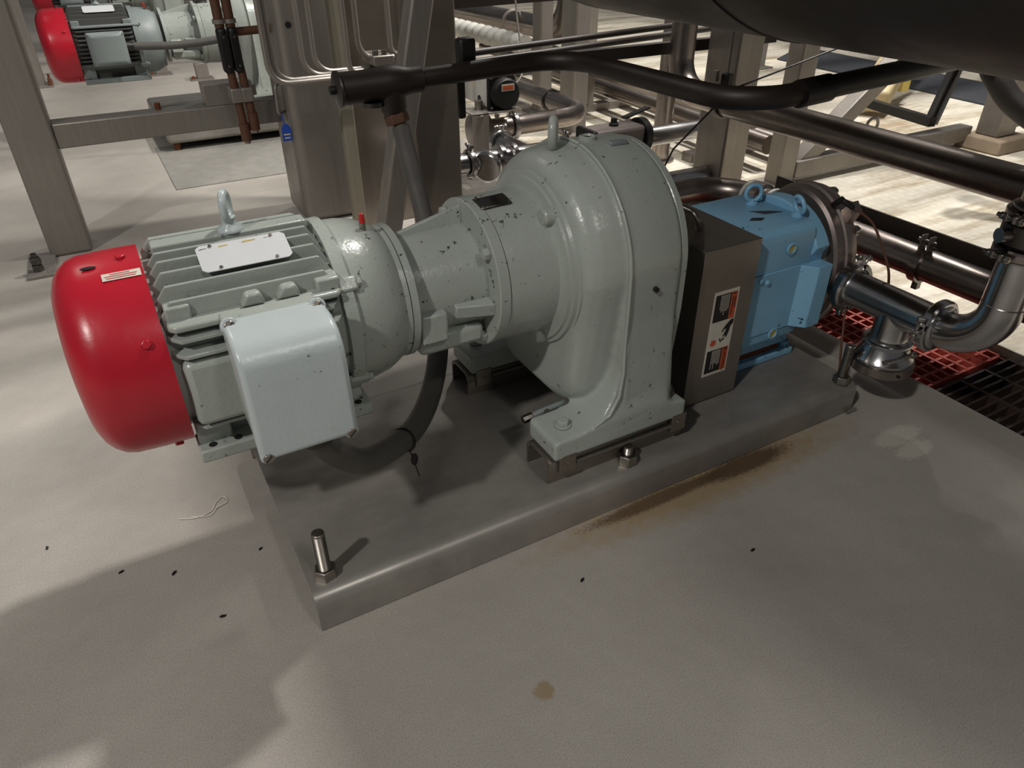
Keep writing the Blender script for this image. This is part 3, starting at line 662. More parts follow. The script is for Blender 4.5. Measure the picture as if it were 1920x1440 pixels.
MB().sweep([(TX, .850, TZ), (TX, .738, TZ), (TX, .738, .56)], TR, .108, 36, seg=18).build('bent_tube', M['polish'], el)
MB().lathe([(0,.057),(.006,.057),(.012,TR+.0005)], (TX, .858, TZ), (0,-1,0), 36).build('ferrule', M['polish'], el)
MB().torus((TX, .738, .446), (0,0,1), TR-.0005, .0018, 36, 6).build('weld_ring', M['bolt'], el)
MB().lathe([(0,TR),(.010,TR+.001),(.016,.057),(.022,.057)], (TX, .738, .55), (0,0,1), 36).build('ferrule', M['polish'], el)
clamp('dark clamp on the riser just above the elbow', (TX, .738, .572), (0,0,1), .066, .024, (-.98,.2,0), m='pipe')
rv = thing('butterfly_valve', 'short stainless valve body on the riser at the right edge', 'valve', (TX, .752, .584))
MB().lathe([(0,.055),(.008,.063),(.05,.064),(.058,.055)], (TX, .738, .586), (0,0,1), 36).build('valve_body', M['dkbolt'], rv)
MB().cyl((TX-.058, .757, .615), (TX-.08, .766, .615), .016).build('stem', M['pipe'], rv)
clamp('dark clamp on the riser above the valve body', (TX, .738, .655), (0,0,1), .066, .024, (-.98,.2,0), m='pipe')
tag(MB().lathe([(0,.057),(.006,.057),(.014,TR),(.26,TR)], (TX, .738, .668), (0,0,1), 32).build('riser_pipe', M['pipe']), 'vertical stainless riser from the valve up to the tank', 'pipe')

# ------------------------------------------------------------------ flexible conduit and rigid conduit
hs = thing('flexible_conduit', 'grey flexible conduit looping from the conduit box up behind the motor', 'conduit', (.45, 1.4, .17))
pts = [(.178,1.05,.462),(.19,1.06,.415),(.235,1.085,.335),(.30,1.13,.272),(.43,1.25,.212),(.535,1.38,.205),(.613,1.5,.255),(.665,1.62,.34),(.718,1.78,.458),(.74,1.9,.56),(.762,2.03,.672)]
MB().tube(curve_pts(pts, 7), .0262, 18).build('hose', M['hose'], hs)
gp = V((.183,1.053,.45)); MB().cyl((.178,1.05,.47), (.19,1.06,.418), .033, .031).build('gland', M['dkbolt'], hs)
MB().torus((.40,1.215,.224), (.75,.65,-.25), .027, .0025, 24, 6).build('cable_tie', M['black'], hs)
tl = MB().tube(curve_pts([(.405,1.20,.205),(.41,1.185,.17),(.415,1.18,.14)]), .0015, 6); tl.sphere((.41,1.188,.185), .009, 10, 6, (1,.5,1.9)); tl.build('tie_tail', M['black'], hs)
CY = 2.05
cn = thing('rigid_conduit', 'black rigid conduit running across to the right with two bends', 'conduit', (1.3, CY, .75))
MB().sweep([(.80,CY,.795),(1.335,CY,.812),(1.335,1.275,.815),(2.35,1.27,.862)], .0275, .15, 22, seg=12).build('conduit_tube', M['conduit'], cn)
MB().cyl((1.50,1.27,.8225), (1.60,1.27,.8275), .033).build('coupling', M['black'], cn)
cb = thing('conduit_fitting', 'dark cast conduit tee fitting in front of the stainless column', 'conduit fitting', (.72, CY, .68))
mb = MB().lathe([(0,.035),(.004,.042),(.02,.043),(.10,.043),(.13,.047),(.165,.046),(.19,.039),(.21,.036),(.24,.036)], (.60,CY,.79), (1,0,.02), 26); mb.build('fitting_body', M['conduit'], cb)
MB().lathe([(0,.03),(.006,.048),(.012,.049),(.016,.046)], (.588,CY,.79), (1,0,.02), 26).build('end_cap', M['dkbolt'], cb)
MB().cyl((.592,CY,.79), (.574,CY,.7895), .012, n=14).build('plug', M['black'], cb)
MB().lathe([(0,.043),(.06,.038),(.075,.032)], (.745,CY,.785), (.08,-.06,-.75), 22).build('outlet', M['conduit'], cb)
MB().hexn((.753,CY-.008,.712), (.758,CY-.014,.684), .062).build('brown_nut', M['brown'], cb, .003)
MB().cyl((.69,CY-.006,.75), (.69,CY-.006,.738), .03).build('lower_boss', M['dkbolt'], cb)

# ------------------------------------------------------------------ overhead tank
TXC, TZC, TRR = 1.73, 1.653, .75
tk = thing('overhead_tank', 'dark horizontal stainless tank overhanging the top right corner', 'tank', (TXC, 1.0, TZC-TRR))
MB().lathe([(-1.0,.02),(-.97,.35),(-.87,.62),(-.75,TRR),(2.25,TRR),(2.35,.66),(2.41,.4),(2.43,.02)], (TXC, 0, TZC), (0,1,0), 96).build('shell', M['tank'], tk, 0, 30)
for y in (1.42, .35): MB().torus((TXC, y, TZC), (0,1,0), TRR, .0035, 96, 6).build('weld_seam', M['dkbolt'], tk)

# ------------------------------------------------------------------ steel frame: posts, beams, braces
def tube_post(name, label, x0, y0, a, b, z0, z1, plate=True, group=None, m='frame', bolt=True, rb=.012):
    t = thing(name, label, 'post', (x0+a/2, y0+b/2, 0), group)
    MB().box((x0, y0, z0), (x0+a, y0+b, z1)).build('upright', M[m], t, rb, 30, seg=3)
    if plate:
        bp = MB().box((x0-.05, y0-.05, 0), (x0+a+.05, y0+b+.05, .014)).build('base_plate', M[m], t, .002)
        if bolt:
            for dx in (-.03, a+.03):
                for dy in (-.03, b+.03):
                    an = MB().cyl((x0+dx, y0+dy, .012), (x0+dx, y0+dy, .075), .009, n=12).build('anchor_rod', M['rust'], bp)
                    MB().hexn((x0+dx, y0+dy, .014), (x0+dx, y0+dy, .034), .03).build('nut', M['rust'], an)
    return t
lp = tube_post('support_post', 'stainless square post standing left of the foreground motor', -.318, 3.357, .157, .157, 0, 2.6, plate=False)
fp = MB().box((-.40, 3.15, 0), (-.30, 3.40, .014)).build('base_plate', M['frame'], lp, .002)
an = MB().cyl((-.36, 3.205, .012), (-.36, 3.205, .085), .011, n=12).build('anchor_rod', M['dkbolt'], fp)
for z in (.014, .045): MB().hexn((-.36, 3.205, z), (-.36, 3.205, z+.024), .036).build('nut', M['dkbolt'], an)
tube_post('support_post', 'stainless post with base plate behind the far red motor', -.40, 7.32, .12, .12, 0, 2.6)
cbm = thing('cross_beam', 'stainless square beam bridging the left post and the wide column', 'beam', (.3, 3.44, .42))
MB().box((-.162, 3.372, .419), (.80, 3.472, .514)).build('beam_tube', M['frame'], cbm, .006)
MB().box((.417, 3.374, .514), (.615, 3.47, .60)).build('upstand', M['frame'], cbm, .003)
MB().cyl((.235, 3.43, .514), (.235, 3.43, .54), .012).build('stub_bolt', M['rust'], cbm)
# wide column group
MB_ = MB()
c1 = thing('wide_column', 'broad rounded stainless column in the centre behind the motor', 'column', (.86, 3.4, 0))
MB().box((.712, 3.20, 0), (1.0, 3.50, 2.6)).build('upright', M['frame'], c1, .045, 30, seg=6)
MB().cyl((.765, 3.202, .82), (.765, 3.196, .82), .012, n=14).build('bolt_hole', M['dark'], c1)
tag(MB().box((.872, 2.985, 0), (.925, 3.03, 2.6)).build('edge_channel', M['strip'], None, .006), 'narrow pale stainless channel along the right edge of the rounded column', 'channel')
tag(MB().box((.927, 3.04, 0), (1.19, 3.08, 2.6)).build('column_panel', M['sheet'], None, .004), 'dark flat stainless panel behind the grey conduit', 'panel')
c2 = thing('support_post', 'dark wide stainless post behind the slanted brace', 'post', (1.13, 2.66, 0))
MB().box((1.041, 2.62, 0), (1.227, 2.715, 2.6)).build('upright', M['sheet'], c2, .008)
tag(MB().bar((.838, 2.565, .0), (1.20, 2.565, 1.5), .083, .08, (0,1,0)).build('slanted_brace', M['frame'], None, .01), 'slanted square stainless brace crossing the dark column', 'brace')
# post with conduit clip (black clip at the end of the rigid conduit)
kc = thing('conduit_clip', 'black strap clip holding the rigid conduit to the column', 'clip', (1.03, CY, .74))
MB().box((.985, CY+.032, .765), (1.04, CY+.075, .885)).build('saddle', M['black'], kc, .01)
MB().box((.975, CY+.034, .66), (1.0, CY+.05, .775)).build('hanger', M['black'], kc, .006)

# thin instrument tubes on the column
def thin(pts, label, r=.0105): return tag(MB().sweep(pts, r, .07, 10, seg=6).build('instrument_tube', M['frame']), label, 'tube', 'instrument tubes on the column')
ty = 2.84
names = ['leftmost thin steel tube bending under the column', 'second thin steel tube from the left on the column', 'third thin steel tube from the left on the column', 'fourth thin steel tube from the left on the column', 'fifth thin steel tube on the edge of the pale channel', 'sixth thin steel tube over the dark panel', 'rightmost thin steel tube beside the slanted brace']
for k, (x, xe) in enumerate(zip([.578, .601, .715, .765, .855, .923, 1.058], [1.06, 1.06, 1.06, 1.06, .97, 1.06, 1.10])):
    yy = ty+.025*(k % 4)-.03; zz = .677+.004*k
    if k >= 5: zz = .728
    thin([(x, yy, 2.6), (x, yy, zz), (xe, yy, zz)] if k != 4 else [(x, ty-.08, 2.6), (x, ty-.08, .69), (.97, ty-.08, .66)], names[k])
cl = thing('tube_clamp', 'small stainless tube clamp block behind the dark fitting', 'clamp', (1.0, 2.84, .66))
MB().box((.96, 2.78, .71), (1.04, 2.92, .745)).build('clamp_block', M['frame'], cl, .004)
for x in (.975, 1.01): MB().hexn((x, 2.80, .745), (x, 2.80, .763), .02).build('nut', M['bolt'], cl)
# bent rod handle with blue tag
rh = tag(MB().sweep([(.718, 3.28, .60), (.678, 3.22, .60), (.672, 3.22, .485), (.718, 3.28, .485)], .0075, .02, 10).build('rod_handle', M['frame']), 'small bent rod handle on the left side of the rounded column', 'handle')
tgv = thing('lockout_tag', 'small blue tag hanging from the rod handle', 'tag', (.70, 3.22, .37))
MB().prism([(.672, 3.215, .375), (.712, 3.215, .375), (.712, 3.215, .425), (.70, 3.215, .445), (.684, 3.215, .445), (.672, 3.215, .425)], (0, .004, 0)).build('tag_plate', M['tagblue'], tgv)
MB().tube([(.690, 3.217, .44), (.686, 3.219, .465), (.684, 3.22, .488)], .003, 8).build('tag_tie', M['tagblue'], tgv)
for z, x0, x1 in ((.402,.678,.706),(.388,.680,.704)): MB().add([(x0,3.2145,z-.003),(x1,3.2145,z-.003),(x1,3.2145,z+.003),(x0,3.2145,z+.003)], [(0,1,2,3)]).build('print_line', M['paper'], tgv, 0, 0)

# pair of hanging capped conduits with black bodies
def hang(x, label, zb):
    t = thing('hanging_conduit', label, 'conduit', (x, 3.25, zb), 'hanging conduit pair')
    MB().cyl((x, 3.25, zb+.05), (x-.012, 3.25, .70), .016).build('lower_pipe', M['brown'], t)
    MB().cyl((x, 3.25, zb+.07), (x, 3.25, zb), .021).build('end_cap', M['brown'], t)
    MB().hexn((x, 3.25, zb), (x, 3.25, zb-.012), .022).build('plug', M['bolt'], t)
    bd = MB().box((x-.036, 3.222, .655), (x+.002, 3.275, .825)).build('conduit_body', M['black'], t, .018, 30, seg=4)
    MB().box((x-.033, 3.217, .675), (x-.001, 3.224, .80)).build('cover', M['black'], bd, .008)
    for z in (.686, .79): MB().cyl((x-.017, 3.218, z), (x-.017, 3.212, z), .005, n=10).build('screw', M['bolt'], bd)
    MB().cyl((x-.017, 3.25, .82), (x-.02, 3.25, 2.6), .018).build('upper_pipe', M['brown'], t)
    MB().cyl((x-.017, 3.25, .835), (x-.017, 3.25, .85), .024).build('collar', M['frame'], t)
    return t
hang(.531, 'left one of two brown capped conduits hanging before the far motor', .39)
hang(.572, 'right one of two brown capped conduits hanging before the far motor', .43)
sb = thing('strut_bracket', 'pale strut bracket clamping the two hanging conduits', 'bracket', (.55, 3.26, .53))
MB().box((.50, 3.272, .56), (.61, 3.30, .60)).build('strut', M['frame'], sb, .002)
for x in (.526, .567): MB().box((x-.025, 3.225, .545), (x+.022, 3.275, .60)).build('saddle', M['frame'], sb, .006)
tag(MB().sweep([(.565, 3.27, .80), (.725, 3.30, .80)], .016, .02).build('branch_conduit', M['brown']), 'short brown conduit leaving the hanging pair towards the column', 'conduit')

# ------------------------------------------------------------------ far pump set (upper left)
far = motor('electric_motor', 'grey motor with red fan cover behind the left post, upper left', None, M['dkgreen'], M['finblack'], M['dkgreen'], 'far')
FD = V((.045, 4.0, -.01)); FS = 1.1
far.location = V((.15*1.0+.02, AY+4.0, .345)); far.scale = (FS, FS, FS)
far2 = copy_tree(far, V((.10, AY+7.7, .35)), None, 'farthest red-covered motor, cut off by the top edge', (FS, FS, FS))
g2 = copy_tree(gr, V((.87*1.1+.02, AY+4.0, .148)), None, 'grey-green gear reducer of the far pump set behind the hanging conduits', (FS, FS, FS))
copy_tree(gr, V((.87*1.1-.05, AY+7.7, .15)), None, 'grey-green gear reducer of the farthest pump set at the top edge', (FS, FS, FS))
fs = thing('skid_plate', 'stainless skid of the far pump set on low legs', 'skid', (1.2, 5.1, .03))
MB().box((.335, 4.76, .045), (1.95, 5.75, .135)).build('folded_plate', M['skid'], fs, .02, 30, seg=3)
for x in (.38, 1.0, 1.85):
    for y in (4.8, 5.7): MB().cyl((x, y, 0), (x, y, .05), .018).build('leg', M['rust'], fs)
for x in (.42, .88): MB().hexn((x, 4.83, .135), (x, 4.83, .16), .045).build('nut', M['bolt'], fs)
for x, y in ((.60, 7.40), (.88, 7.0)):
    t = thing('post_foot', 'small stainless post foot on the floor %s' % ('below the far conduit box' if x < .7 else 'below the far motor adapter'), 'post foot', (x, y, 0))
    MB().box((x-.09, y-.06, 0), (x+.09, y+.06, .014)).build('base_plate', M['frame'], t); MB().box((x-.04, y-.04, .014), (x+.06, y+.04, .13)).build('upright', M['frame'], t, .004)
    MB().hexn((x-.07, y-.03, .014), (x-.07, y-.03, .035), .025).build('nut', M['rust'], t)
tag(MB().tube(curve_pts([(.30, 5.09, .541), (.50, 5.05, .535), (.66, 5.0, .545), (.85, 4.95, .57)]), .022, 14).build('flexible_conduit', M['hose']), 'grey flexible conduit running right from the far conduit box', 'conduit')
struct(MB().box((.262, 4.02, 0), (1.6, 4.92, .004)).build('floor', plain('grey_floor_patch', lc('8b8881'), .7)))
tag(MB().box((-.5, 7.7, .72), (2.2, 7.78, .80)).build('far_rail', M['frame'], None, .004), 'far stainless rail behind the far red motor', 'rail')

# ------------------------------------------------------------------ sanitary piping behind the reducer
PR = .044
t = thing('sanitary_pipe', 'bright polished pipe running behind the top of the reducer', 'pipe', (2.0, 2.74, .256))
MB().sweep([(1.14, 2.775, .3), (2.8, 2.70, .3)], PR, .1, 28).build('pipe_tube', M['polish'], t)
MB().sweep([(1.60, 2.75, .3), (1.60, 3.0, .3)], PR, .1, 28).build('pipe_branch', M['polish'], t)
for x in (1.46, 1.52): MB().lathe([(0,.05),(.004,.062),(.022,.062),(.026,.05)], (x, 2.756, .3), (1,0,0), 32).build('ferrule', M['polish'], t)
tag(MB().lathe([(0,.0),(0,.058),(.01,.062),(.028,.062),(.03,.05)], (1.375, 2.70, .29), (.75,.6,.1), 32).build('blind_cap', M['polish']), 'round polished blind cap left of the reducer top', 'cap')
clamp('small clamp on the polished pipe left of the blind cap', (1.33, 2.76, .3), (1,0,0), .06, .024, (0,0,1))
clamp('small clamp on the polished pipe just behind the eye bolt', (1.80, 2.74, .3), (1,0,0), .06, .024, (0,0,1))
clamp('clamp on the pipe branch near the blind cap', (1.60, 2.98, .3), (0,1,0), .06, .024, (0,0,1))
tag(MB().sweep([(1.80, 2.49, .16), (2.40, 2.48, .16)], PR, .1, 24).build('sanitary_pipe', M['polish']), 'lower polished pipe under the bright one, right of the reducer', 'pipe')
tag(MB().sweep([(1.1, 2.35, .06), (2.1, 2.32, .06)], .03, .1, 18).build('floor_pipe', M['pipe']), 'dull pipe lying on the floor behind the reducer', 'pipe')
u = thing('u_bend_pipe', 'stainless pipe turning back in a wide bend behind the eye bolt', 'pipe', (2.2, 3.6, .25))
MB().sweep([(2.26, 4.75, .3), (2.26, 3.25, .3), (1.66, 3.22, .3)], .048, .16, 28, seg=14).build('pipe_tube', M['pipe'], u)
MB().torus((2.26, 3.62, .3), (0,1,0), .052, .008, 30, 8).build('hanger_ring', M['dkbolt'], u)
clamp('clamp on the bent pipe beside the valve', (1.80, 3.225, .3), (1,0,0), .066, .026, (0,.2,.98))
vb = thing('ball_valve', 'round grey valve body beneath the white actuator', 'valve', (1.6, 3.22, .2))
MB().lathe([(0,.05),(.01,.08),(.09,.08),(.1,.05)], (1.56, 3.22, .3), (1,0,0), 32).build('valve_body', M['pipe'], vb)
MB().cyl((1.61, 3.22, .37), (1.61, 3.22, .44), .02).build('stem', M['bolt'], vb)
br = thing('actuator_bracket', 'folded stainless bracket carrying the white actuator', 'bracket', (1.58, 3.22, .2))
MB().box((1.535, 3.135, .19), (1.62, 3.143, .40)).build('leg', M['frame'], br, .002); MB().box((1.535, 3.135, .392), (1.76, 3.28, .40)).build('top_plate', M['frame'], br, .002)
for x in (1.575, 1.66): MB().hexn((x, 3.135, .383), (x, 3.125, .383), .022).build('bolt', M['bolt'], br)
wa = thing('valve_actuator', 'white box actuator with round black end cap', 'actuator', (1.7, 3.4, .40))
MB().box((1.645, 3.20, .402), (1.785, 3.62, .548)).build('housing', M['white'], wa, .012)
ec = MB().box((1.64, 3.175, .400), (1.79, 3.202, .555)).build('end_plate', M['black'], wa, .01)
MB().lathe([(0,.072),(.03,.072),(.042,.064),(.044,0)], (1.72, 3.177, .47), (0,-1,0), 36).build('round_cover', M['black'], ec)
for x in (1.652, 1.778):
    for z in (.41, .545): MB().cyl((x, 3.176, z), (x, 3.166, z), .007, n=10).build('screw', M['bolt'], ec)
lbl = MB().box((1.688, 3.1315, .487), (1.755, 3.1335, .517)).build('sticker', M['paper'], ec)
MB().box((1.693, 3.1308, .492), (1.75, 3.1316, .511)).build('sticker_print', M['orange'], lbl)
lg = MB().lathe([(0,.016),(.003,.016)], (1.645, 3.28, .435), (-1,0,0), 20).build('round_logo', M['ink'], wa)
MB().box((1.6435, 3.32, .47), (1.645, 3.37, .515)).build('sticker', M['paper'], wa)
tag(MB().tube(curve_pts([(1.79, 3.19, .50), (1.86, 3.25, .52), (1.92, 3.32, .58), (1.93, 3.40, .70), (1.95, 3.5, 1.0)]), .005, 8).build('thin_cable', M['frame']), 'thin pale cable rising from the white actuator', 'cable')
ga = thing('valve_actuator', 'grey-brown pneumatic actuator with black end caps behind the reducer', 'actuator', (1.85, 2.48, .33))
MB().box((1.74, 2.42, .335), (1.985, 2.545, .45)).build('housing', plain('grey_brown_enamel', lc('6e6460'), .5), ga, .016, 30, seg=3)
MB().box((1.715, 2.415, .33), (1.742, 2.55, .455)).build('end_cap', M['black'], ga, .012)
MB().lathe([(0,.075),(.03,.075),(.045,.06)], (1.985, 2.48, .392), (1,0,0), 28).build('end_cap', M['black'], ga)
kn = MB().lathe([(0,.02),(.01,.02),(.012,.014),(.03,.013)], (1.86, 2.48, .45), (0,0,1), 16).build('indicator_knob', M['black'], ga)
MB().bar((1.965, 2.55, .455), (2.13, 2.60, .47), .03, .008).build('hand_lever', M['black'], ga, .002)
MB().box((1.80, 2.45, .2), (1.90, 2.52, .34)).build('mounting_leg', M['dkbolt'], ga)
MB().cyl((1.715, 2.44, .39), (1.709, 2.44, .39), .008, n=10).build('screw', M['bolt'], ga)
for x in (1.87, 1.91): MB().cyl((x, 2.42, .355), (x, 2.40, .35), .012, n=12).build('air_fitting', M['dkbolt'], ga)
# gauge / round cap on the suction line
rcp = thing('round_pipe_cap', 'round dull steel cap right of the reducer top', 'cap', (1.75, 1.98, .25))
MB().lathe([(0,.0),(.0,.044),(.006,.05),(.05,.05),(.055,.04)], (1.66, 1.98, .335), (.75,.25,0), 30).build('cap_body', M['pipe'], rcp)
MB().cyl((1.655, 1.978, .335), (1.65, 1.976, .335), .01, n=12).build('cap_screw', M['dkbolt'], rcp)
# suction pipe: comes from behind the guard, bends and runs to the right front
LXP, LZP = 2.2, .237
sp = thing('suction_pipe', 'stainless pipe behind the blue pump running to the right edge', 'pipe', (2.2, 1.2, .18))
MB().sweep([(1.45, 2.16, .24), (LXP, 2.16, .24), (LXP, .3, LZP)], .05, .2, 28, seg=14).build('pipe_tube', M['pipe'], sp)
ca = thing('pipe_hanger', 'stainless strap clamp round the suction pipe over the drain', 'clamp', (LXP, 1.22, .2))
MB().lathe([(-.014,.052),(-.014,.060),(.014,.060),(.014,.052)], (LXP, 1.235, LZP), (0,1,0), 30, False).build('strap', M['pipe'], ca)
for s in (-1, 1): MB().box((LXP-.03, 1.235+s*.014-.003, LZP+.05), (LXP+.0, 1.235+s*.014+.003, LZP+.10)).build('ear', M['pipe'], ca, .002)
MB().cyl((LXP-.015, 1.205, LZP+.082), (LXP-.015, 1.265, LZP+.082), .005).build('bolt', M['bolt'], ca)
MB().box((LXP-.012, 1.225, LZP-.085), (LXP+.012, 1.245, LZP-.055)).build('lower_ear', M['pipe'], ca, .003)
tag(MB().prism([(2.34, .3, .21), (2.40, .3, .21), (2.40, .3, .275), (2.392, .3, .275), (2.392, .3, .218), (2.34, .3, .218)], (0, 1.75, 0)).build('angle_rail', M['dkbolt']), 'dark steel angle rail behind the suction pipe', 'rail')
for i, y in enumerate((.62, 1.9)):
    t = thing('rail_leg', ('short leg under the angle rail near the right edge', 'short leg under the angle rail behind the blue pump')[i], 'leg', (2.44, y, 0)); MB().box((2.40, y-.03, .012), (2.45, y+.03, .21)).build('upright', M['dkbolt'], t, .003); MB().box((2.385, y-.05, 0), (2.49, y+.05, .012)).build('base_plate', M['dkbolt'], t)
bv = thing('butterfly_valve', 'valve with dark blue lever and white gasket rings beside the blue pump', 'valve', (LXP, 2.0, .2))
for y in (2.0, 1.88): MB().torus((LXP, y, LZP), (0,1,0), .056, .008, 30, 8).build('gasket_ring', M['corr'], bv)
MB().lathe([(0,.052),(.01,.066),(.06,.066),(.07,.052)], (LXP, 1.99, LZP), (0,-1,0), 30).build('valve_body', M['pipe'], bv)
MB().prism([(LXP-.09, 1.98, .255), (LXP-.085, 1.93, .27), (LXP-.085, 1.72, .235), (LXP-.085, 1.66, .19), (LXP-.085, 1.70, .165), (LXP-.085, 1.80, .185)], (.014, 0, 0)).build('lever', M['lever'], bv, .004)
MB().cyl((LXP-.07, 1.96, .25), (LXP-.105, 1.96, .25), .014).build('stem', M['bolt'], bv)
# big overhead pipe
bp = thing('process_pipe', 'big dark stainless pipe crossing diagonally above the blue pump', 'pipe', (2.2, 1.6, .5))
MB().sweep([(2.2, .35, .545), (2.2, 2.5, .556), (2.2, 2.5, 1.9)], .052, .13, 32, seg=14).build('pipe_tube', M['pipe'], bp)
hg = thing('pipe_hanger', 'steel ring hanger holding the big diagonal pipe on thin rods', 'hanger', (2.2, 2.2, .5))
MB().lathe([(-.012,.055),(-.012,.062),(.012,.062),(.012,.055)], (2.2, 2.22, .553), (0,1,0), 30, False).build('ring', M['frame'], hg)
MB().box((2.185, 2.20, .61), (2.215, 2.24, .66)).build('ear', M['black'], hg, .003)
MB().cyl((2.2, 2.22, .64), (2.2, 2.22, 1.05), .003, n=8).build('rod', M['dkbolt'], hg)
MB().box((2.16, 2.24, .63), (2.175, 2.265, .67)).build('tab', M['frame'], hg, .002)
tag(MB().tube([(2.9, 2.05, .80), (2.11, 2.10, .63), (2.02, 2.28, .38), (1.98, 2.30, .27)], .004, 8).build('black_cable', M['black']), 'thin black cable slanting across the big pipe', 'cable')
# posts on the right
tube_post('support_post', 'pale stainless post behind the big diagonal pipe', 2.412, 2.39, .145, .19, 0, 1.25, bolt=False)
tube_post('support_post', 'dark narrow post with the slanted brace, right background', 2.935, 2.50, .11, .10, 0, 1.9, bolt=False)
tube_post('support_post', 'stainless post behind the pipe bend, middle background', 2.60, 3.90, .11, .16, 0, 1.9, bolt=False)
tube_post('support_post', 'darker stainless post left of the middle background post', 2.71, 4.48, .10, .11, 0, 1.9, bolt=False)
tube_post('support_post', 'small far stainless post left of the narrow dark post', 5.22, 4.95, .12, .2, 0, 1.9, bolt=False)
tube_post('support_post', 'far stainless post right of the upright pipe bend', 3.55, 5.2, .13, .16, 0, 1.9, bolt=False)
tag(MB().bar((3.11, 2.56, .085), (4.05, 2.56, .79), .085, .085, (0,1,0)).build('slanted_brace', M['frame'], None, .006), 'slanted pale square brace beside the narrow dark post', 'brace')
tag(MB().bar((4.06, 2.66, .72), (4.45, 2.66, 1.2), .085, .085, (0,1,0)).build('slanted_brace', M['frame'], None, .006), 'upper slanted brace reaching behind the tank', 'brace')
tag(MB().box((3.05, 2.50, .035), (4.50, 2.585, .12)).build('floor_beam', M['frame'], None, .006), 'low stainless beam from the dark post to the padded leg', 'beam')
ub = thing('pipe_support', 'small u-bolt stand on the low beam', 'support', (3.62, 2.54, .12))
MB().cyl((3.62, 2.54, .12), (3.62, 2.54, .19), .018).build('stub', M['frame'], ub); MB().torus((3.62, 2.54, .225), (.2,1,0), .035, .008, 20, 8).build('ring', M['frame'], ub)
lg = thing('padded_leg', 'beige leg on a square concrete pad, upper right', 'leg', (4.62, 2.42, 0))
MB().loft([[V((x, y, 0)) for x, y in ((4.45,2.28),(4.80,2.28),(4.80,2.56),(4.45,2.56))], [V((x, y, .075)) for x, y in ((4.47,2.30),(4.78,2.30),(4.78,2.54),(4.47,2.54))]]).build('concrete_pad', M['pad'], lg, .01)
MB().box((4.53, 2.36, .075), (4.70, 2.50, 1.3)).build('upright', M['frame'], lg, .01)
MB().box((4.70, 2.40, .10), (5.4, 2.48, .18)).build('side_beam', M['frame'], lg, .005)
# black angle frame hanging in the background
af = thing('angle_iron_stand', 'black angle-iron stand hanging below the tank, upper right', 'stand', (4.3, 2.8, .13))
MB().bar((4.37, 3.2, .15), (4.25, 2.60, .15), .05, .05).build('lower_bar', M['black'], af)
MB().bar((4.25, 2.63, .13), (4.58, 2.72, .75), .03, .06).build('upright_bar', M['black'], af); MB().bar((4.32, 2.63, .13), (4.65, 2.72, .75), .025, .05).build('upright_bar', M['black'], af)
# beige jack stand
js = thing('beam_end', 'weathered beige beam end with orange top, upper right background', 'beam', (4.9, 3.4, .05))
MB().bar((4.60, 3.28, .10), (5.55, 3.75, .42), .20, .16).build('beam_body', M['cream'], js, .03, 30, seg=3)
MB().bar((5.45, 3.70, .42), (5.8, 3.86, .53), .17, .14).build('orange_cap', M['orange'], js, .02)
MB().box((5.05, 3.38, .10), (5.12, 3.44, .19)).build('yellow_tab', M['yellow'], js)
tag(MB().tube(curve_pts([(3.50,1.98,.68),(3.55,1.98,.60),(3.55,1.93,.55),(3.57,1.86,.48),(3.60,1.76,.42),(3.62,1.6,.36)]), .05, 16).build('rubber_hose', M['rubber']), 'dark rubber hose curving in from the upper right edge', 'hose')
tag(MB().prism([(5.6, 2.9, 0), (6.3, 2.9, 0), (6.5, 5.6, 0), (5.75, 5.2, 0)], (0, 0, .012)).build('floor_mat', M['mat']), 'dark rubber mat on the far floor, upper right', 'mat')
# pipes and rails in the middle background
rl = [((1.25, 2.655, .745), (3.2, 3.0, .745), 'upper thin dark rail crossing the middle background'), ((1.25, 2.637, .715), (2.95, 2.92, .715), 'middle thin dark rail crossing the middle background'), ((1.6, 2.62, .70), (2.85, 2.62, .70), 'lower dark square rail ending under the tank')]
for i, (a, b, l_) in enumerate(rl):
    if i < 2: tag(MB().cyl(a, b, .013, n=14).build('thin_rail', M['conduit']), l_, 'rail', 'thin rails')
    else: tag(MB().bar(a, b, .04, .045).build('thin_rail', M['conduit']), l_, 'rail', 'thin rails')
tag(MB().bar((1.56, 3.6, .815), (2.48, 3.6, .825), .045, .045).build('dark_rail', M['conduit']), 'dark bar along the top edge left of the tank', 'rail')
q = thing('process_pipe', 'dull stainless pipe with upturned elbow at the top centre', 'pipe', (2.9, 5, .4))
MB().sweep([(2.75, 8.5, .5), (2.95, 4.55, .5), (3.02, 4.45, 1.9)], .075, .2, 28, seg=12).build('pipe_tube', M['pipe'], q)
MB().torus((2.85, 5.1, .5), (.05,1,0), .085, .012, 30, 8).build('hanger_ring', M['frame'], q)
cr = MB(); pts = []; rad = []
for i in range(121):
    f = i/120; pts.append((2.55+.05*f, 6.6-2.1*f, .45)); rad.append(.058+.007*math.sin(i*1.05))
tag(cr.tube(pts, rad, 18).build('corrugated_hose', M['corr'], smooth=80), 'white corrugated hose lying behind the white actuator', 'hose')
vq = thing('upright_pipe', 'vertical stainless pipe in the middle background with elbow', 'pipe', (2.95, 3.45, 0))
MB().sweep([(2.74, 3.2, .012), (2.74, 3.2, 1.9)], .05, .2, 26).build('pipe_tube', M['pipe'], vq); MB().cyl((2.74,3.2,0),(2.74,3.2,.012),.08).build('floor_flange', M['pipe'], vq)
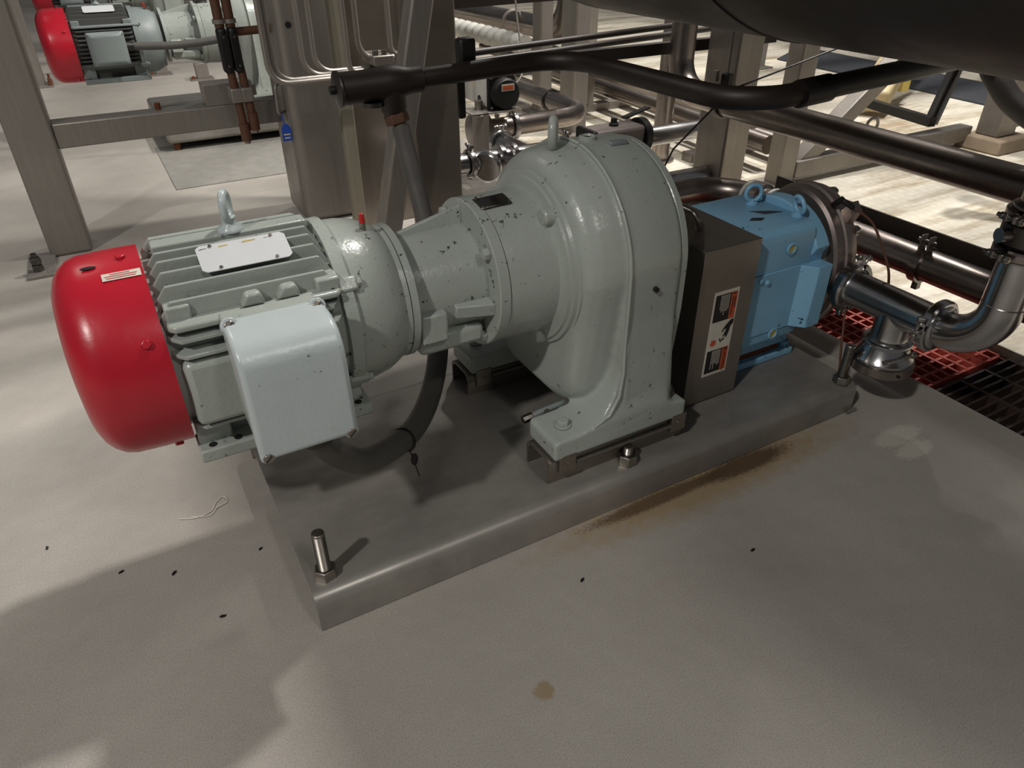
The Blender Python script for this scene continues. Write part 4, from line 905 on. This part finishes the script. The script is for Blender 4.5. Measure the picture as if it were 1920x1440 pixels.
for k, (x, z, r_, l_) in enumerate(((3.06,.30,.06,'upper dull pipe of the floor rack in the middle background'),(3.2,.14,.05,'middle dull pipe of the floor rack in the middle background'),(3.38,.10,.05,'lower rusty pipe of the floor rack in the middle background'))):
    tag(MB().sweep([(x+.12, 6.5, z), (x-.1, 2.75, z)], r_, .1, 20).build('rack_pipe', M['pipe']), l_, 'pipe', 'floor rack pipes')
for i, y in enumerate((3.1, 4.4, 5.8)):
    sl = thing('pipe_sleeper', ('near', 'middle', 'far')[i]+' stainless sleeper under the floor rack pipes', 'sleeper', (3.2, y, 0), 'rack sleepers')
    MB().box((2.85, y-.04, 0), (3.5, y+.04, .05)).build('sleeper_bar', M['frame'], sl); xr = 2.96+.22*(y-2.75)/3.75
    MB().box((xr-.03, y-.03, .05), (xr+.03, y+.03, .245)).build('riser', M['frame'], sl)
tag(MB().sweep([(3.0, 2.35, .09), (5.6, 2.35, .09)], .03, .1, 14).build('floor_pipe', M['pipe']) if False else MB().box((3.55, 4.2, .0), (3.75, 4.45, .12)).build('pipe_block', M['frame']), 'small stainless block on the floor beside the rack pipes', 'block')

# ------------------------------------------------------------------ small litter on the floor
k = 0
spots = [(-.36,1.52,'dark chip of debris on the floor at the far left'),(-.22,1.36,'dark flake of debris left of the motor shadow'),(-.12,1.30,'dark splinter of debris below the fan cover'),(.06,1.28,'grey pebble of debris left of the skid corner'),(-.05,1.13,'tiny dark crumb in front of the fan cover'),(.64,.85,'brown leaf-shaped flake in front of the skid'),(1.02,.735,'dark crumb on the floor at the lower right')]
for x, y, l_ in spots:
    a = random.random()*3; s = .0045+.002*random.random(); ca_, sa_ = math.cos(a), math.sin(a)
    tag(MB().prism([(x+ca_*u_*s-sa_*v_*s, y+sa_*u_*s+ca_*v_*s, 0) for u_, v_ in ((-1.2,-.3),(.3,-.5),(1.2,.1),(.5,.5),(-.8,.4))], (0,0,.003)).build('debris_chip', M['black']), l_, 'debris', 'debris on the floor')
tag(MB().tube(curve_pts([(-.085,1.47,.002),(-.05,1.455,.002),(-.015,1.46,.003),(.0,1.485,.003),(.02,1.50,.002),(.025,1.475,.003),(.0,1.465,.004),(-.02,1.447,.002),(-.06,1.462,.003)]), .0011, 6).build('string_scrap', M['paper']), 'scrap of white string on the floor left of the skid', 'string')

# ------------------------------------------------------------------ beams added overhead, out of view, to throw the streaky shade
for (x0, x1, y, wd, z) in ((2.75, 9, 2.05, .10, 2.7), (2.75, 9, 2.62, .05, 2.7), (2.75, 9, 2.78, .05, 2.7), (2.75, 9, 3.35, .14, 2.7), (2.75, 9, 3.9, .06, 2.7), (2.75, 9, 4.5, .12, 2.7), (2.75, 9, 5.6, .12, 2.7),
                           (-4, 1.2, 4.05, .14, 2.7), (-4, 1.2, 4.75, .08, 2.7), (-4, 1.2, 5.0, .06, 2.7), (-4, 1.2, 5.9, .14, 2.7), (-4, 1.2, 7.1, .12, 2.7)):
    struct(MB().box((x0, y-wd/2, z), (x1, y+wd/2, z+.16)).build('added_shade_beam', M['frame'], None, 0, 0))
for (x, y0, y1, wd) in ((3.3, 1.9, 6, .12), (5.4, 1.9, 6, .12), (-.9, 3.9, 7.3, .12), (-2.6, 3.9, 7.3, .12)):
    struct(MB().box((x-wd/2, y0, 2.86), (x+wd/2, y1, 3.0)).build('added_shade_beam', M['frame'], None, 0, 0))
